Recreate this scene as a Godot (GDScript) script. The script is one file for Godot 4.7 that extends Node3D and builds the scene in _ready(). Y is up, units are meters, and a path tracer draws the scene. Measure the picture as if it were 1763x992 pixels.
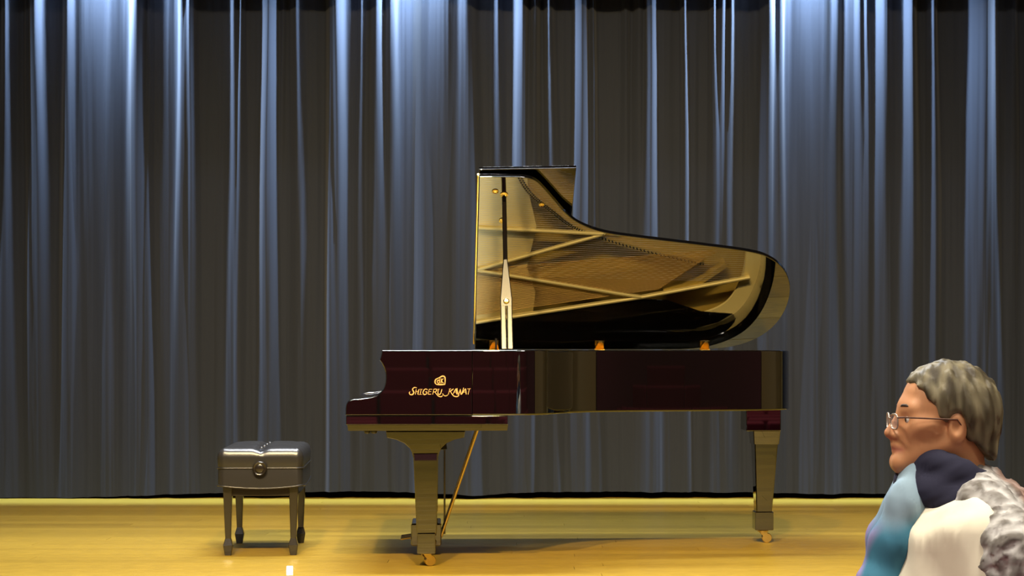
extends Node3D
# ------------------------------------------------------------------ shape kit
class Kit:
	var v := PackedVector3Array()
	var n := PackedVector3Array()
	var uv := PackedVector2Array()
	var c := PackedColorArray()
	var idx := PackedInt32Array()
	var tint := Color.WHITE
	var tf := Transform3D()

	func vert(p: Vector3, nn: Vector3) -> int:
		v.append(tf * p)
		n.append((tf.basis * nn).normalized())
		uv.append(Vector2(p.x, p.y))
		c.append(tint)
		return v.size() - 1

	func tri(a: int, b: int, d: int) -> void:
		# front faces run clockwise: turn the triangle so that it faces along its normals
		var f := (v[d] - v[a]).cross(v[b] - v[a])
		if f.dot(n[a] + n[b] + n[d]) < 0.0:
			idx.append_array([a, d, b])
		else:
			idx.append_array([a, b, d])

	func quad(a: Vector3, b: Vector3, d: Vector3, e: Vector3, nn: Vector3) -> void:
		var i := vert(a, nn)
		vert(b, nn)
		vert(d, nn)
		vert(e, nn)
		tri(i, i + 1, i + 2)
		tri(i, i + 2, i + 3)

	func face(pts: Array, nn: Vector3) -> void:
		var i := v.size()
		for p in pts:
			vert(p, nn)
		for k in range(1, pts.size() - 1):
			tri(i, i + k, i + k + 1)

	# box with chamfered edges
	func box(mid: Vector3, size: Vector3, ch := 0.003) -> void:
		var h := size * 0.5
		ch = minf(ch, minf(h.x, minf(h.y, h.z)) * 0.6)
		var i := h - Vector3(ch, ch, ch)
		for ax in 3:
			for s in [-1.0, 1.0]:
				var nn := Vector3.ZERO
				nn[ax] = s
				var b := (ax + 1) % 3
				var d := (ax + 2) % 3
				var pts := []
				for q in [[-1, -1], [1, -1], [1, 1], [-1, 1]]:
					var p := Vector3.ZERO
					p[ax] = h[ax] * s
					p[b] = i[b] * q[0]
					p[d] = i[d] * q[1]
					pts.append(mid + p)
				face(pts, nn)
		if ch <= 0.0:
			return
		for ax in 3:
			var b := (ax + 1) % 3
			var d := (ax + 2) % 3
			for s in [-1.0, 1.0]:
				for t in [-1.0, 1.0]:
					var n0 := Vector3.ZERO
					n0[b] = s
					var n1 := Vector3.ZERO
					n1[d] = t
					var pts := []
					for q in [[-1, 0], [1, 0], [1, 1], [-1, 1]]:
						var p := Vector3.ZERO
						p[ax] = i[ax] * q[0]
						p[b] = (h[b] if q[1] == 0 else i[b]) * s
						p[d] = (i[d] if q[1] == 0 else h[d]) * t
						pts.append(mid + p)
					quad4(pts[0], pts[1], pts[2], pts[3], n0, n0, n1, n1)
		for sx in [-1.0, 1.0]:
			for sy in [-1.0, 1.0]:
				for sz in [-1.0, 1.0]:
					face([mid + Vector3(h.x * sx, i.y * sy, i.z * sz), mid + Vector3(i.x * sx, h.y * sy, i.z * sz), mid + Vector3(i.x * sx, i.y * sy, h.z * sz)], Vector3(sx, sy, sz).normalized())

	# tapered beam with a rectangular section between two points, chamfered along
	func beam(a: Vector3, b: Vector3, wa: Vector2, wb: Vector2, up := Vector3.UP, ch := 0.002) -> void:
		var d := (b - a).normalized()
		var x := up.cross(d).normalized()
		if x.length() < 0.1:
			x = Vector3.RIGHT
		var y := d.cross(x).normalized()
		var rings := []
		for e in [[a, wa], [b, wb]]:
			var p: Vector3 = e[0]
			var hx: float = e[1].x * 0.5
			var hy: float = e[1].y * 0.5
			var k := minf(ch, minf(hx, hy) * 0.7)
			rings.append([p + x * hx + y * (hy - k), p + x * (hx - k) + y * hy, p - x * (hx - k) + y * hy, p - x * hx + y * (hy - k),
				p - x * hx - y * (hy - k), p - x * (hx - k) - y * hy, p + x * (hx - k) - y * hy, p + x * hx - y * (hy - k)])
		var mid := (a + b) * 0.5
		for i in 8:
			var j := (i + 1) % 8
			var q0: Vector3 = rings[0][i]
			var q1: Vector3 = rings[0][j]
			var q2: Vector3 = rings[1][j]
			var q3: Vector3 = rings[1][i]
			var nn := (q1 - q0).cross(q3 - q0).normalized()
			if nn.dot((q0 + q1 + q2 + q3) * 0.25 - mid) < 0.0:
				nn = -nn
			quad(q0, q1, q2, q3, nn)
		face(rings[0], -d)
		face(rings[1], d)

	func tube(pts: Array, radii, sides := 8, caps := true) -> void:
		var m := pts.size()
		var first := v.size()
		var ref := Vector3.UP
		var d0: Vector3 = (pts[1] - pts[0]).normalized()
		if absf(d0.dot(ref)) > 0.9:
			ref = Vector3.RIGHT
		for i in m:
			var d: Vector3 = (pts[mini(i + 1, m - 1)] - pts[maxi(i - 1, 0)]).normalized()
			var x := (ref - d * ref.dot(d)).normalized()
			ref = x
			var y := d.cross(x)
			var r: float = radii[i] if radii is Array else radii
			for k in sides:
				var a := TAU * k / sides
				var o := x * cos(a) + y * sin(a)
				vert(pts[i] + o * r, o)
		for i in m - 1:
			for k in sides:
				var a := first + i * sides + k
				var b := first + i * sides + (k + 1) % sides
				tri(a, b, b + sides)
				tri(a, b + sides, a + sides)
		if caps:
			for e in [0, m - 1]:
				var dd: Vector3 = (pts[0] - pts[1]) if e == 0 else (pts[m - 1] - pts[m - 2])
				var i := v.size()
				var r: float = radii[e] if radii is Array else radii
				for k in sides:
					v.append(v[first + e * sides + k])
					n.append((tf.basis * dd).normalized())
					uv.append(Vector2.ZERO)
					c.append(tint)
				for k in range(1, sides - 1):
					tri(i, i + k, i + k + 1)

	# surface of revolution: prof = [[r, y], ...] about the axis from o along ax
	func lathe(o: Vector3, ax: Vector3, prof: Array, sides := 20, crease := 40.0) -> void:
		ax = ax.normalized()
		var x := ax.cross(Vector3.UP if absf(ax.y) < 0.9 else Vector3.RIGHT).normalized()
		var y := ax.cross(x)
		for i in prof.size() - 1:
			var d := Vector2(prof[i + 1][0] - prof[i][0], prof[i + 1][1] - prof[i][1])
			if d.length() < 1e-6:
				continue
			var fn := Vector2(d.y, -d.x).normalized()
			var na := fn
			var nb := fn
			if i > 0:
				var e := Vector2(prof[i][0] - prof[i - 1][0], prof[i][1] - prof[i - 1][1])
				var en := Vector2(e.y, -e.x).normalized()
				if en.dot(fn) > cos(deg_to_rad(crease)):
					na = (en + fn).normalized()
			if i < prof.size() - 2:
				var e := Vector2(prof[i + 2][0] - prof[i + 1][0], prof[i + 2][1] - prof[i + 1][1])
				var en := Vector2(e.y, -e.x).normalized()
				if en.dot(fn) > cos(deg_to_rad(crease)):
					nb = (en + fn).normalized()
			var first := v.size()
			for k in sides + 1:
				var a := TAU * k / sides
				var o2 := x * cos(a) + y * sin(a)
				vert(o + o2 * prof[i][0] + ax * prof[i][1], o2 * na.x + ax * na.y)
				vert(o + o2 * prof[i + 1][0] + ax * prof[i + 1][1], o2 * nb.x + ax * nb.y)
			for k in sides:
				var q := first + k * 2
				tri(q, q + 1, q + 3)
				tri(q, q + 3, q + 2)

	# polygon in the plane of tf's x and y, extruded from z = 0 to z = depth, edges chamfered
	func prism(poly: PackedVector2Array, depth: float, ch := 0.002, crease := 38.0) -> void:
		var m := poly.size()
		var area := 0.0
		for i in m:
			area += poly[i].cross(poly[(i + 1) % m])
		if area < 0.0:
			poly.reverse()
		var en := []
		for i in m:
			var d := (poly[(i + 1) % m] - poly[i]).normalized()
			en.append(Vector2(d.y, -d.x))
		var inner := PackedVector2Array()
		var va := []
		var vb := []
		for i in m:
			var e0: Vector2 = en[(i + m - 1) % m]
			var e1: Vector2 = en[i]
			var s := (e0 + e1).normalized()
			var k := maxf(s.dot(e1), 0.35)
			inner.append(poly[i] - s * ch / k)
			var smooth_: bool = e0.dot(e1) > cos(deg_to_rad(crease))
			va.append(s if smooth_ else e1)   # normal at the start of edge i
			vb.append(s if smooth_ else e0)   # normal at the end of edge i-1
		var tris := Geometry2D.triangulate_polygon(inner)
		for z in [0.0, depth]:
			var nn := Vector3(0, 0, -1.0 if z == 0.0 else 1.0)
			var i := v.size()
			for p in inner:
				vert(Vector3(p.x, p.y, z), nn)
			for t in range(0, tris.size(), 3):
				tri(i + tris[t], i + tris[t + 1], i + tris[t + 2])
		for i in m:
			var j := (i + 1) % m
			var n0 := Vector3(va[i].x, va[i].y, 0)
			var n1 := Vector3(vb[j].x, vb[j].y, 0)
			strip(Vector3(poly[i].x, poly[i].y, ch), Vector3(poly[j].x, poly[j].y, ch), Vector3(poly[j].x, poly[j].y, depth - ch), Vector3(poly[i].x, poly[i].y, depth - ch), n0, n1)
			if ch > 0.0:
				var z0 := Vector3(0, 0, -1)
				quad4(Vector3(inner[i].x, inner[i].y, 0), Vector3(inner[j].x, inner[j].y, 0), Vector3(poly[j].x, poly[j].y, ch), Vector3(poly[i].x, poly[i].y, ch), z0, z0, n1, n0)
				quad4(Vector3(poly[i].x, poly[i].y, depth - ch), Vector3(poly[j].x, poly[j].y, depth - ch), Vector3(inner[j].x, inner[j].y, depth), Vector3(inner[i].x, inner[i].y, depth), n0, n1, -z0, -z0)

	func quad4(a: Vector3, b: Vector3, d: Vector3, e: Vector3, na: Vector3, nb: Vector3, nd: Vector3, ne: Vector3) -> void:
		var i := vert(a, na)
		vert(b, nb)
		vert(d, nd)
		vert(e, ne)
		tri(i, i + 1, i + 2)
		tri(i, i + 2, i + 3)

	func strip(a: Vector3, b: Vector3, d: Vector3, e: Vector3, na: Vector3, nb: Vector3) -> void:
		var i := vert(a, na)
		vert(b, nb)
		vert(d, nb)
		vert(e, na)
		tri(i, i + 1, i + 2)
		tri(i, i + 2, i + 3)

	# profile of (inset, height) swept along an open plan path; x = plan x, z = -plan y
	func sweep(path: PackedVector2Array, prof: Array, caps := true) -> void:
		var m := path.size()
		var nrm := []
		for i in m:
			var d := (path[mini(i + 1, m - 1)] - path[maxi(i - 1, 0)]).normalized()
			nrm.append(Vector2(d.y, -d.x))
		var cen := Vector2.ZERO
		for q in prof:
			cen += q
		cen /= prof.size()
		var fns := []
		for k in prof.size():
			var d: Vector2 = prof[(k + 1) % prof.size()] - prof[k]
			var fn := Vector2(d.y, -d.x).normalized()
			if fn.dot((prof[k] + prof[(k + 1) % prof.size()]) * 0.5 - cen) < 0.0:
				fn = -fn
			fns.append(fn)
		for k in prof.size():
			var p0: Vector2 = prof[k]
			var p1: Vector2 = prof[(k + 1) % prof.size()]
			var fn: Vector2 = fns[k]
			var before: Vector2 = fns[(k + prof.size() - 1) % prof.size()]
			var after: Vector2 = fns[(k + 1) % prof.size()]
			var f0: Vector2 = (fn + before).normalized() if fn.dot(before) > 0.8 else fn
			var f1: Vector2 = (fn + after).normalized() if fn.dot(after) > 0.8 else fn
			var first := v.size()
			for i in m:
				var o: Vector2 = nrm[i]
				for e in [[p0, f0], [p1, f1]]:
					var q: Vector2 = path[i] - o * e[0].x
					vert(Vector3(q.x, e[0].y, -q.y), Vector3(-o.x * e[1].x, e[1].y, o.y * e[1].x))
			for i in m - 1:
				var a := first + i * 2
				tri(a, a + 1, a + 3)
				tri(a, a + 3, a + 2)
		if caps:
			for i in [0, m - 1]:
				var d := (path[1] - path[0]).normalized() if i == 0 else (path[m - 2] - path[m - 1]).normalized()
				var pts := []
				for p in prof:
					var q: Vector2 = path[i] - nrm[i] * p.x
					pts.append(Vector3(q.x, p.y, -q.y))
				face(pts, Vector3(-d.x, 0, d.y))

	func mesh() -> ArrayMesh:
		var a := []
		a.resize(Mesh.ARRAY_MAX)
		a[Mesh.ARRAY_VERTEX] = v
		a[Mesh.ARRAY_NORMAL] = n
		a[Mesh.ARRAY_TEX_UV] = uv
		a[Mesh.ARRAY_COLOR] = c
		a[Mesh.ARRAY_INDEX] = idx
		var m := ArrayMesh.new()
		m.add_surface_from_arrays(Mesh.PRIMITIVE_TRIANGLES, a)
		return m

# ------------------------------------------------------------------ scene helpers
var taken := {}
var M := {}

func numbered(called: String) -> String:
	taken[called] = taken.get(called, -1) + 1
	return called if taken[called] == 0 else "%s_%03d" % [called, taken[called]]

func tag(o: Node3D, label: String, category: String, group := "", kind := "") -> Node3D:
	if label: o.set_meta("label", label)
	if category: o.set_meta("category", category)
	if group: o.set_meta("group", group)
	if kind: o.set_meta("kind", kind)
	return o

func put(k: Kit, called: String, m: Material, parent: Node3D = null) -> MeshInstance3D:
	var o := MeshInstance3D.new()
	o.name = numbered(called) if parent == null else called
	o.mesh = k.mesh()
	o.material_override = m
	(parent if parent else self).add_child(o, true)
	return o

func thing(called: String, label: String, category: String, at := Vector3.ZERO, turn := 0.0, group := "") -> Node3D:
	var o := Node3D.new()
	o.name = numbered(called)
	add_child(o)
	o.position = at
	o.rotation.y = turn
	return tag(o, label, category, group)

func copy(src: Node3D, at: Vector3, turn: float, label := "") -> Node3D:
	var o: Node3D = src.duplicate()
	o.name = numbered(str(src.name))
	add_child(o)
	o.position = at
	o.rotation.y = turn
	if label: o.set_meta("label", label)
	return o

func structure(k: Kit, called: String, m: Material, label: String) -> MeshInstance3D:
	var o := put(k, called, m)
	o.set_meta("kind", "structure")
	o.set_meta("label", label)
	return o

func lin(r: float, g: float, b: float) -> Color:
	return Color(r, g, b).linear_to_srgb()

func mat(col: Color, rough := 0.6, metal := 0.0, spec := 0.5) -> StandardMaterial3D:
	var m := StandardMaterial3D.new()
	m.albedo_color = col
	m.roughness = rough
	m.metallic = metal
	m.metallic_specular = spec
	m.vertex_color_use_as_albedo = true
	return m

func noise_tex(freq: float, seed_: int, lo: Color, hi: Color, size := 512, octaves := 4, w := 0) -> NoiseTexture2D:
	var f := FastNoiseLite.new()
	f.noise_type = FastNoiseLite.TYPE_SIMPLEX_SMOOTH
	f.seed = seed_
	f.frequency = freq
	f.fractal_octaves = octaves
	var t := NoiseTexture2D.new()
	t.width = w if w else size
	t.height = size
	t.seamless = true
	t.noise = f
	var g := Gradient.new()
	g.set_color(0, lo)
	g.set_color(1, hi)
	t.color_ramp = g
	return t

func smoothed(pts: Array, sub := 6) -> PackedVector2Array:
	var out := PackedVector2Array()
	for i in pts.size() - 1:
		var p0: Vector2 = pts[maxi(i - 1, 0)]
		var p1: Vector2 = pts[i]
		var p2: Vector2 = pts[i + 1]
		var p3: Vector2 = pts[mini(i + 2, pts.size() - 1)]
		for k in sub:
			out.append(p1.cubic_interpolate(p2, p0, p3, float(k) / sub))
	out.append(pts[pts.size() - 1])
	return out

# ------------------------------------------------------------------ the scene
const H := 1.03            # lens above the stage floor
const HALL := -0.60        # hall floor
const CURTAIN_Z := -4.27

func _ready() -> void:
	camera_and_light()
	materials()
	room()
	stage_floor()
	curtain()
	piano()
	bench()
	white_mark()
	hall()
	person()

func lamp_spot(at: Vector3, to: Vector3, col: Color, energy: float, angle: float, size: float, blend := 0.4) -> void:
	var l := SpotLight3D.new()
	l.name = "stage_spot"
	l.light_color = col
	l.light_energy = energy
	l.spot_angle = angle
	l.spot_angle_attenuation = blend
	l.spot_range = 40.0
	l.spot_attenuation = 2.0
	l.light_size = size
	l.shadow_enabled = true
	add_child(l, true)
	l.look_at_from_position(at, to)

func lamp_area(at: Vector3, to: Vector3, col: Color, energy: float, size: Vector2) -> void:
	var l := AreaLight3D.new()
	l.name = "panel_light"
	l.light_color = col
	l.light_energy = energy
	l.area_size = size
	l.area_range = 40.0
	l.area_attenuation = 2.0
	l.shadow_enabled = true
	add_child(l, true)
	l.look_at_from_position(at, to, Vector3.FORWARD if absf((to - at).normalized().y) > 0.95 else Vector3.UP)

const FRONT := [[Vector3(-1.3, 6.3, 6.2), Vector3(-0.6, 0.2, -2.4)], [Vector3(0.3, 6.3, 6.2), Vector3(0.9, 0.2, -2.4)]]
const STRIPS := [[Vector3(-0.9, 5.95, -0.75), 68.0], [Vector3(0.1, 5.95, 1.17), 9.0], [Vector3(-0.6, 5.3, -2.0), 32.0]]  # the last, rear strip is added to brighten the back of the floor
const CURTAIN_LAMPS := [-5.2, -2.87, -0.62, 2.1, 4.4]
const WARM := Color(1.0, 0.86, 0.60)
const COOL := Color(0.74, 0.86, 1.0)
const LAMP_OUT := 0.21
const HALL_LAMPS := [Vector3(-2.4, 6.55, 5.8), Vector3(2.4, 6.55, 5.8), Vector3(-3.2, 6.55, 10.0), Vector3(3.2, 6.55, 10.0), Vector3(-3.2, 6.55, 16.0), Vector3(3.2, 6.55, 16.0)]

func camera_and_light() -> void:
	var cam := Camera3D.new()
	cam.name = "camera"
	cam.projection = Camera3D.PROJECTION_FRUSTUM
	cam.near = 0.1
	cam.far = 100.0
	cam.size = 0.1 * 992.0 / 3100.0
	cam.frustum_offset = Vector2(0.0, 0.1 * 112.0 / 3100.0)
	add_child(cam)
	cam.position = Vector3(0, H, 8.5)
	cam.current = true

	var env := Environment.new()
	env.background_mode = Environment.BG_COLOR
	env.background_color = Color(0, 0, 0)
	env.tonemap_mode = Environment.TONE_MAPPER_LINEAR
	env.tonemap_exposure = 1.0
	env.sdfgi_enabled = true
	env.ssao_enabled = true
	env.ssil_enabled = true
	var we := WorldEnvironment.new()
	we.name = "environment"
	we.environment = env
	add_child(we)

	# warm front-of-house spots on the hall ceiling
	for f in FRONT:
		lamp_spot(f[0], f[1], WARM, 112.0, 27.0, 0.12, 1.0)
	# neutral strips over the stage; the rear one is added for the back floor
	for b in STRIPS:
		lamp_area(b[0], b[0] + Vector3.DOWN, Color(0.95, 0.97, 1.0), b[1], Vector2(2.6, 0.22))
	# cool lamps above the curtain
	for x in CURTAIN_LAMPS:
		lamp_spot(Vector3(x, 4.25, CURTAIN_Z + LAMP_OUT), Vector3(x, 3.3, CURTAIN_Z - 0.30), COOL, 50.0, 72.0, 0.04, 1.0)
	# hall ceiling panels
	for p in HALL_LAMPS:
		lamp_area(p, p + Vector3.DOWN, Color(1.0, 0.96, 0.90), 42.0 if p.z < 6.0 else 12.0, Vector2(1.2, 1.2))

func materials() -> void:
	M.black = mat(lin(0.0012, 0.0012, 0.0014), 0.02, 0.0, 0.7071)
	M.black.clearcoat_enabled = true
	M.black.clearcoat = 1.0
	M.black.clearcoat_roughness = 0.02
	M.black.resource_name = "black_lacquer"
	M.satin = mat(lin(0.008, 0.008, 0.008), 0.3)
	M.brass = mat(lin(0.74, 0.56, 0.19), 0.25, 1.0)
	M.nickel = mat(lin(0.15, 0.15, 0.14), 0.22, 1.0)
	M.gold_leaf = mat(lin(0.85, 0.52, 0.20), 0.35, 0.6)
	M.plate = mat(lin(0.82, 0.68, 0.27), 0.4, 0.2)
	M.soundboard = mat(lin(0.46, 0.32, 0.06), 0.35)
	M.steel = mat(lin(0.7, 0.68, 0.62), 0.3, 1.0)
	M.copper = mat(lin(0.52, 0.33, 0.11), 0.4, 1.0)
	M.felt_red = mat(lin(0.35, 0.02, 0.03), 0.95)
	M.leather = mat(lin(0.014, 0.014, 0.015), 0.30, 0.0, 0.5)
	var pores := noise_tex(0.06, 5, Color.BLACK, Color.WHITE, 512, 3)
	pores.as_normal_map = true
	pores.bump_strength = 2.0
	M.leather.normal_enabled = true
	M.leather.normal_texture = pores
	M.leather.normal_scale = 0.15
	M.leather.uv1_triplanar = true
	M.leather.uv1_scale = Vector3(5, 5, 5)
	M.bench_wood = mat(lin(0.012, 0.010, 0.008), 0.16, 0.0, 0.55)
	M.white_mark = mat(lin(0.85, 0.84, 0.80), 0.5)
	M.velour = mat(lin(0.0125, 0.016, 0.026), 0.85, 0.0, 0.35)
	M.velour.rim_enabled = true
	M.velour.rim = 0.7
	M.velour.rim_tint = 0.5
	M.wall = mat(lin(0.07, 0.005, 0.010), 0.8)
	M.panel = mat(lin(0.22, 0.14, 0.035), 0.5)
	M.dark = mat(lin(0.012, 0.012, 0.013), 0.9)
	M.ceiling = mat(lin(0.45, 0.43, 0.40), 0.9)
	M.carpet = mat(lin(0.09, 0.015, 0.02), 0.95)
	M.seat_red = mat(lin(0.15, 0.004, 0.015), 0.9)
	M.seat_frame = mat(lin(0.03, 0.025, 0.022), 0.4)
	M.lamp_body = mat(lin(0.02, 0.02, 0.02), 0.5)
	M.glow_warm = mat(lin(1, 0.9, 0.7), 0.5)
	M.glow_warm.emission_enabled = true
	M.glow_warm.emission = lin(1.0, 0.85, 0.6)
	M.glow_warm.emission_energy_multiplier = 4.0
	M.glow_cool = mat(lin(0.8, 0.9, 1.0), 0.5)
	M.glow_cool.emission_enabled = true
	M.glow_cool.emission = lin(0.6, 0.8, 1.0)
	M.glow_cool.emission_energy_multiplier = 4.0

# ------------------------------------------------------------------ setting
func slab(lo: Vector3, hi: Vector3) -> Kit:
	var k := Kit.new()
	k.box((lo + hi) * 0.5, hi - lo, 0.0)
	return k

func room() -> void:
	structure(slab(Vector3(-9, HALL - 0.2, 3.06), Vector3(9, HALL, 21)), "floor_hall", M.carpet, "dark red carpeted floor of the hall")
	structure(slab(Vector3(-7.2, HALL - 0.2, -6.2), Vector3(7.2, -0.03, 3.0)), "floor_stage_base", M.dark, "dark platform under the stage boards")
	structure(slab(Vector3(-7.2, HALL, 3.0), Vector3(7.2, -0.03, 3.05)), "wall_stage_front", M.wall, "front face of the stage below its edge")
	structure(slab(Vector3(-7.2, -0.03, -6.2), Vector3(7.2, 8.4, -6.0)), "wall_back", M.dark, "black wall behind the curtain")
	structure(slab(Vector3(-7.4, HALL, -6.2), Vector3(-7.2, 8.4, 3.0)), "wall_stage_left", M.panel, "wood-panelled left side wall of the stage")
	structure(slab(Vector3(7.2, HALL, -6.2), Vector3(7.4, 8.4, 3.0)), "wall_stage_right", M.panel, "wood-panelled right side wall of the stage")
	structure(slab(Vector3(-9.2, HALL, 2.8), Vector3(-9.0, 8.4, 21)), "wall_left", M.wall, "dark red side wall of the hall")
	structure(slab(Vector3(9.0, HALL, 2.8), Vector3(9.2, 8.4, 21)), "wall_right", M.wall, "dark red side wall of the hall")
	structure(slab(Vector3(-9.2, HALL, 21), Vector3(9.2, 8.4, 21.2)), "wall_rear", M.wall, "dark red rear wall of the hall")
	structure(slab(Vector3(-9.2, HALL, 2.8), Vector3(-7.2, 8.4, 3.0)), "wall_proscenium_left", M.wall, "proscenium wall beside the stage opening")
	structure(slab(Vector3(7.2, HALL, 2.8), Vector3(9.2, 8.4, 3.0)), "wall_proscenium_right", M.wall, "proscenium wall beside the stage opening")
	structure(slab(Vector3(-7.4, 8.2, -6.2), Vector3(7.4, 8.4, 3.0)), "ceiling_stage", M.dark, "black ceiling above the stage")
	structure(slab(Vector3(-9.2, 6.7, 3.0), Vector3(9.2, 6.9, 21.2)), "ceiling", M.ceiling, "pale ceiling of the hall")
	structure(slab(Vector3(-9.2, 6.7, 2.8), Vector3(9.2, 8.4, 3.0)), "wall_above_opening", M.wall, "wall above the stage opening")
	# black border cloth hung behind the overhead strip
	var b := Kit.new()
	var m := 240
	for i in m:
		var x0 := -7.0 + 14.0 * i / m
		var x1 := -7.0 + 14.0 * (i + 1) / m
		var z0 := -1.02 + 0.02 * sin(i * 0.9)
		var z1 := -1.02 + 0.02 * sin((i + 1) * 0.9)
		b.quad(Vector3(x0, 4.5, z0), Vector3(x1, 4.5, z1), Vector3(x1, 8.1, z1), Vector3(x0, 8.1, z0), Vector3(z0 - z1, 0, x1 - x0).normalized())
	tag(put(b, "border_curtain", M.dark), "black border cloth hung above the stage in front of the curtain", "curtain")
	# lamps: bodies and glowing faces, all above the frame
	for f in FRONT:
		spot_can(f[0], f[1], "front spotlight on the hall ceiling aimed at the piano", M.glow_warm, "front-of-house spotlights")
	var k := Kit.new()
	for q in STRIPS:
		var s := thing("strip_light", "long strip light hung above the stage, the rear one added", "light", q[0] + Vector3(0, 0.02, 0), 0.0, "strip lights above the stage")
		k = Kit.new()
		k.box(Vector3(0, 0.10, 0), Vector3(2.7, 0.12, 0.24), 0.01)
		put(k, "housing", M.lamp_body, s)
		k = Kit.new()
		k.box(Vector3(0, 0.025, 0), Vector3(2.6, 0.02, 0.22), 0.002)
		put(k, "diffuser", M.glow_cool, s)
		if q[0].z < -1.5:
			k = Kit.new()
			k.box(Vector3(0, -0.21, -0.17), Vector3(2.9, 0.74, 0.01), 0.002)  # unseen plate, added to hold the rear strip off the curtain
			put(k, "added_back_shield", M.lamp_body, s)
	for i in CURTAIN_LAMPS.size():
		spot_can(Vector3(CURTAIN_LAMPS[i], 4.25, CURTAIN_Z + LAMP_OUT), Vector3(CURTAIN_LAMPS[i], 3.3, CURTAIN_Z - 0.30), "cool lamp hung above the curtain pointing down it", M.glow_cool, "lamps above the curtain")
	k = Kit.new()  # added blocker that keeps the cool light off the boards
	k.box(Vector3(0, 3.855, CURTAIN_Z + LAMP_OUT + 0.050), Vector3(12.6, 0.65, 0.008), 0.002)
	tag(put(k, "added_lamp_shield", M.lamp_body), "added long black shield keeping the curtain lamps off the stage floor", "shield")
	for p in HALL_LAMPS:
		var h := thing("ceiling_panel_light", "square panel light in the hall ceiling", "light", p, 0.0, "hall ceiling panels")
		k = Kit.new()
		k.box(Vector3(0, 0.09, 0), Vector3(1.3, 0.10, 1.3), 0.01)
		put(k, "housing", M.lamp_body, h)
		k = Kit.new()
		k.box(Vector3(0, 0.03, 0), Vector3(1.2, 0.02, 1.2), 0.002)
		put(k, "diffuser", M.glow_warm, h)

func spot_can(at: Vector3, to: Vector3, label: String, glow: Material, group: String) -> void:
	var d := (to - at).normalized()
	var s := thing("spotlight", label, "light", at, 0.0, group)
	var k := Kit.new()
	k.lathe(-d * 0.34, d, [[0.0, 0.0], [0.03, 0.0], [0.040, 0.06], [0.042, 0.30], [0.038, 0.30], [0.038, 0.28]], 20)
	k.tube([-d * 0.2, -d * 0.2 + Vector3(0, 0.42, 0)], 0.015, 8)
	put(k, "housing", M.lamp_body, s)
	k = Kit.new()
	k.lathe(-d * 0.06, d, [[0.038, 0.0], [0.02, 0.010], [0.0, 0.013]], 20)
	put(k, "lens", glow, s)

func stage_floor() -> void:
	var grain := noise_tex(0.02, 3, Color(0.72, 0.72, 0.72), Color(1, 1, 1), 1024, 5)
	var tones := [lin(0.350, 0.228, 0.023), lin(0.322, 0.208, 0.020), lin(0.372, 0.246, 0.026), lin(0.336, 0.218, 0.021), lin(0.300, 0.194, 0.018)]
	var mats := []
	for i in tones.size():
		var m := mat(tones[i], 0.34, 0.0, 0.5)
		m.albedo_texture = grain
		m.uv1_triplanar = true
		m.uv1_world_triplanar = true
		m.uv1_scale = Vector3(0.35, 6.0, 6.0)
		m.uv1_offset = Vector3(0.17 * i, 0.31 * i, 0.43 * i)
		mats.append(m)
	var root := Node3D.new()
	root.name = "floor_stage"
	add_child(root)
	root.set_meta("kind", "structure")
	root.set_meta("label", "honey-coloured wooden stage floor of narrow boards")
	var rng := RandomNumberGenerator.new()
	rng.seed = 11
	var rows := 66
	var depth := (3.05 + 5.9) / rows
	var meshes := {}
	for r in rows:
		var x := -7.2 - rng.randf() * 1.6
		var z := 3.05 - depth * (r + 0.5)
		while x < 7.2:
			var l: float = [2.6, 3.4, 4.2, 4.8][rng.randi() % 4]
			var a := maxf(x, -7.2)
			var b := minf(x + l, 7.2)
			x += l
			if b - a < 0.05:
				continue
			var key := snappedf(b - a, 0.001)
			if not meshes.has(key):
				var k := Kit.new()
				k.box(Vector3(0, -0.0125, 0), Vector3(b - a - 0.0012, 0.025, depth - 0.0012), 0.0008)
				meshes[key] = k.mesh()
			var o := MeshInstance3D.new()
			o.name = "board"
			o.mesh = meshes[key]
			o.material_override = mats[rng.randi() % mats.size()]
			root.add_child(o, true)
			o.position = Vector3((a + b) * 0.5, 0, z)

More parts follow.
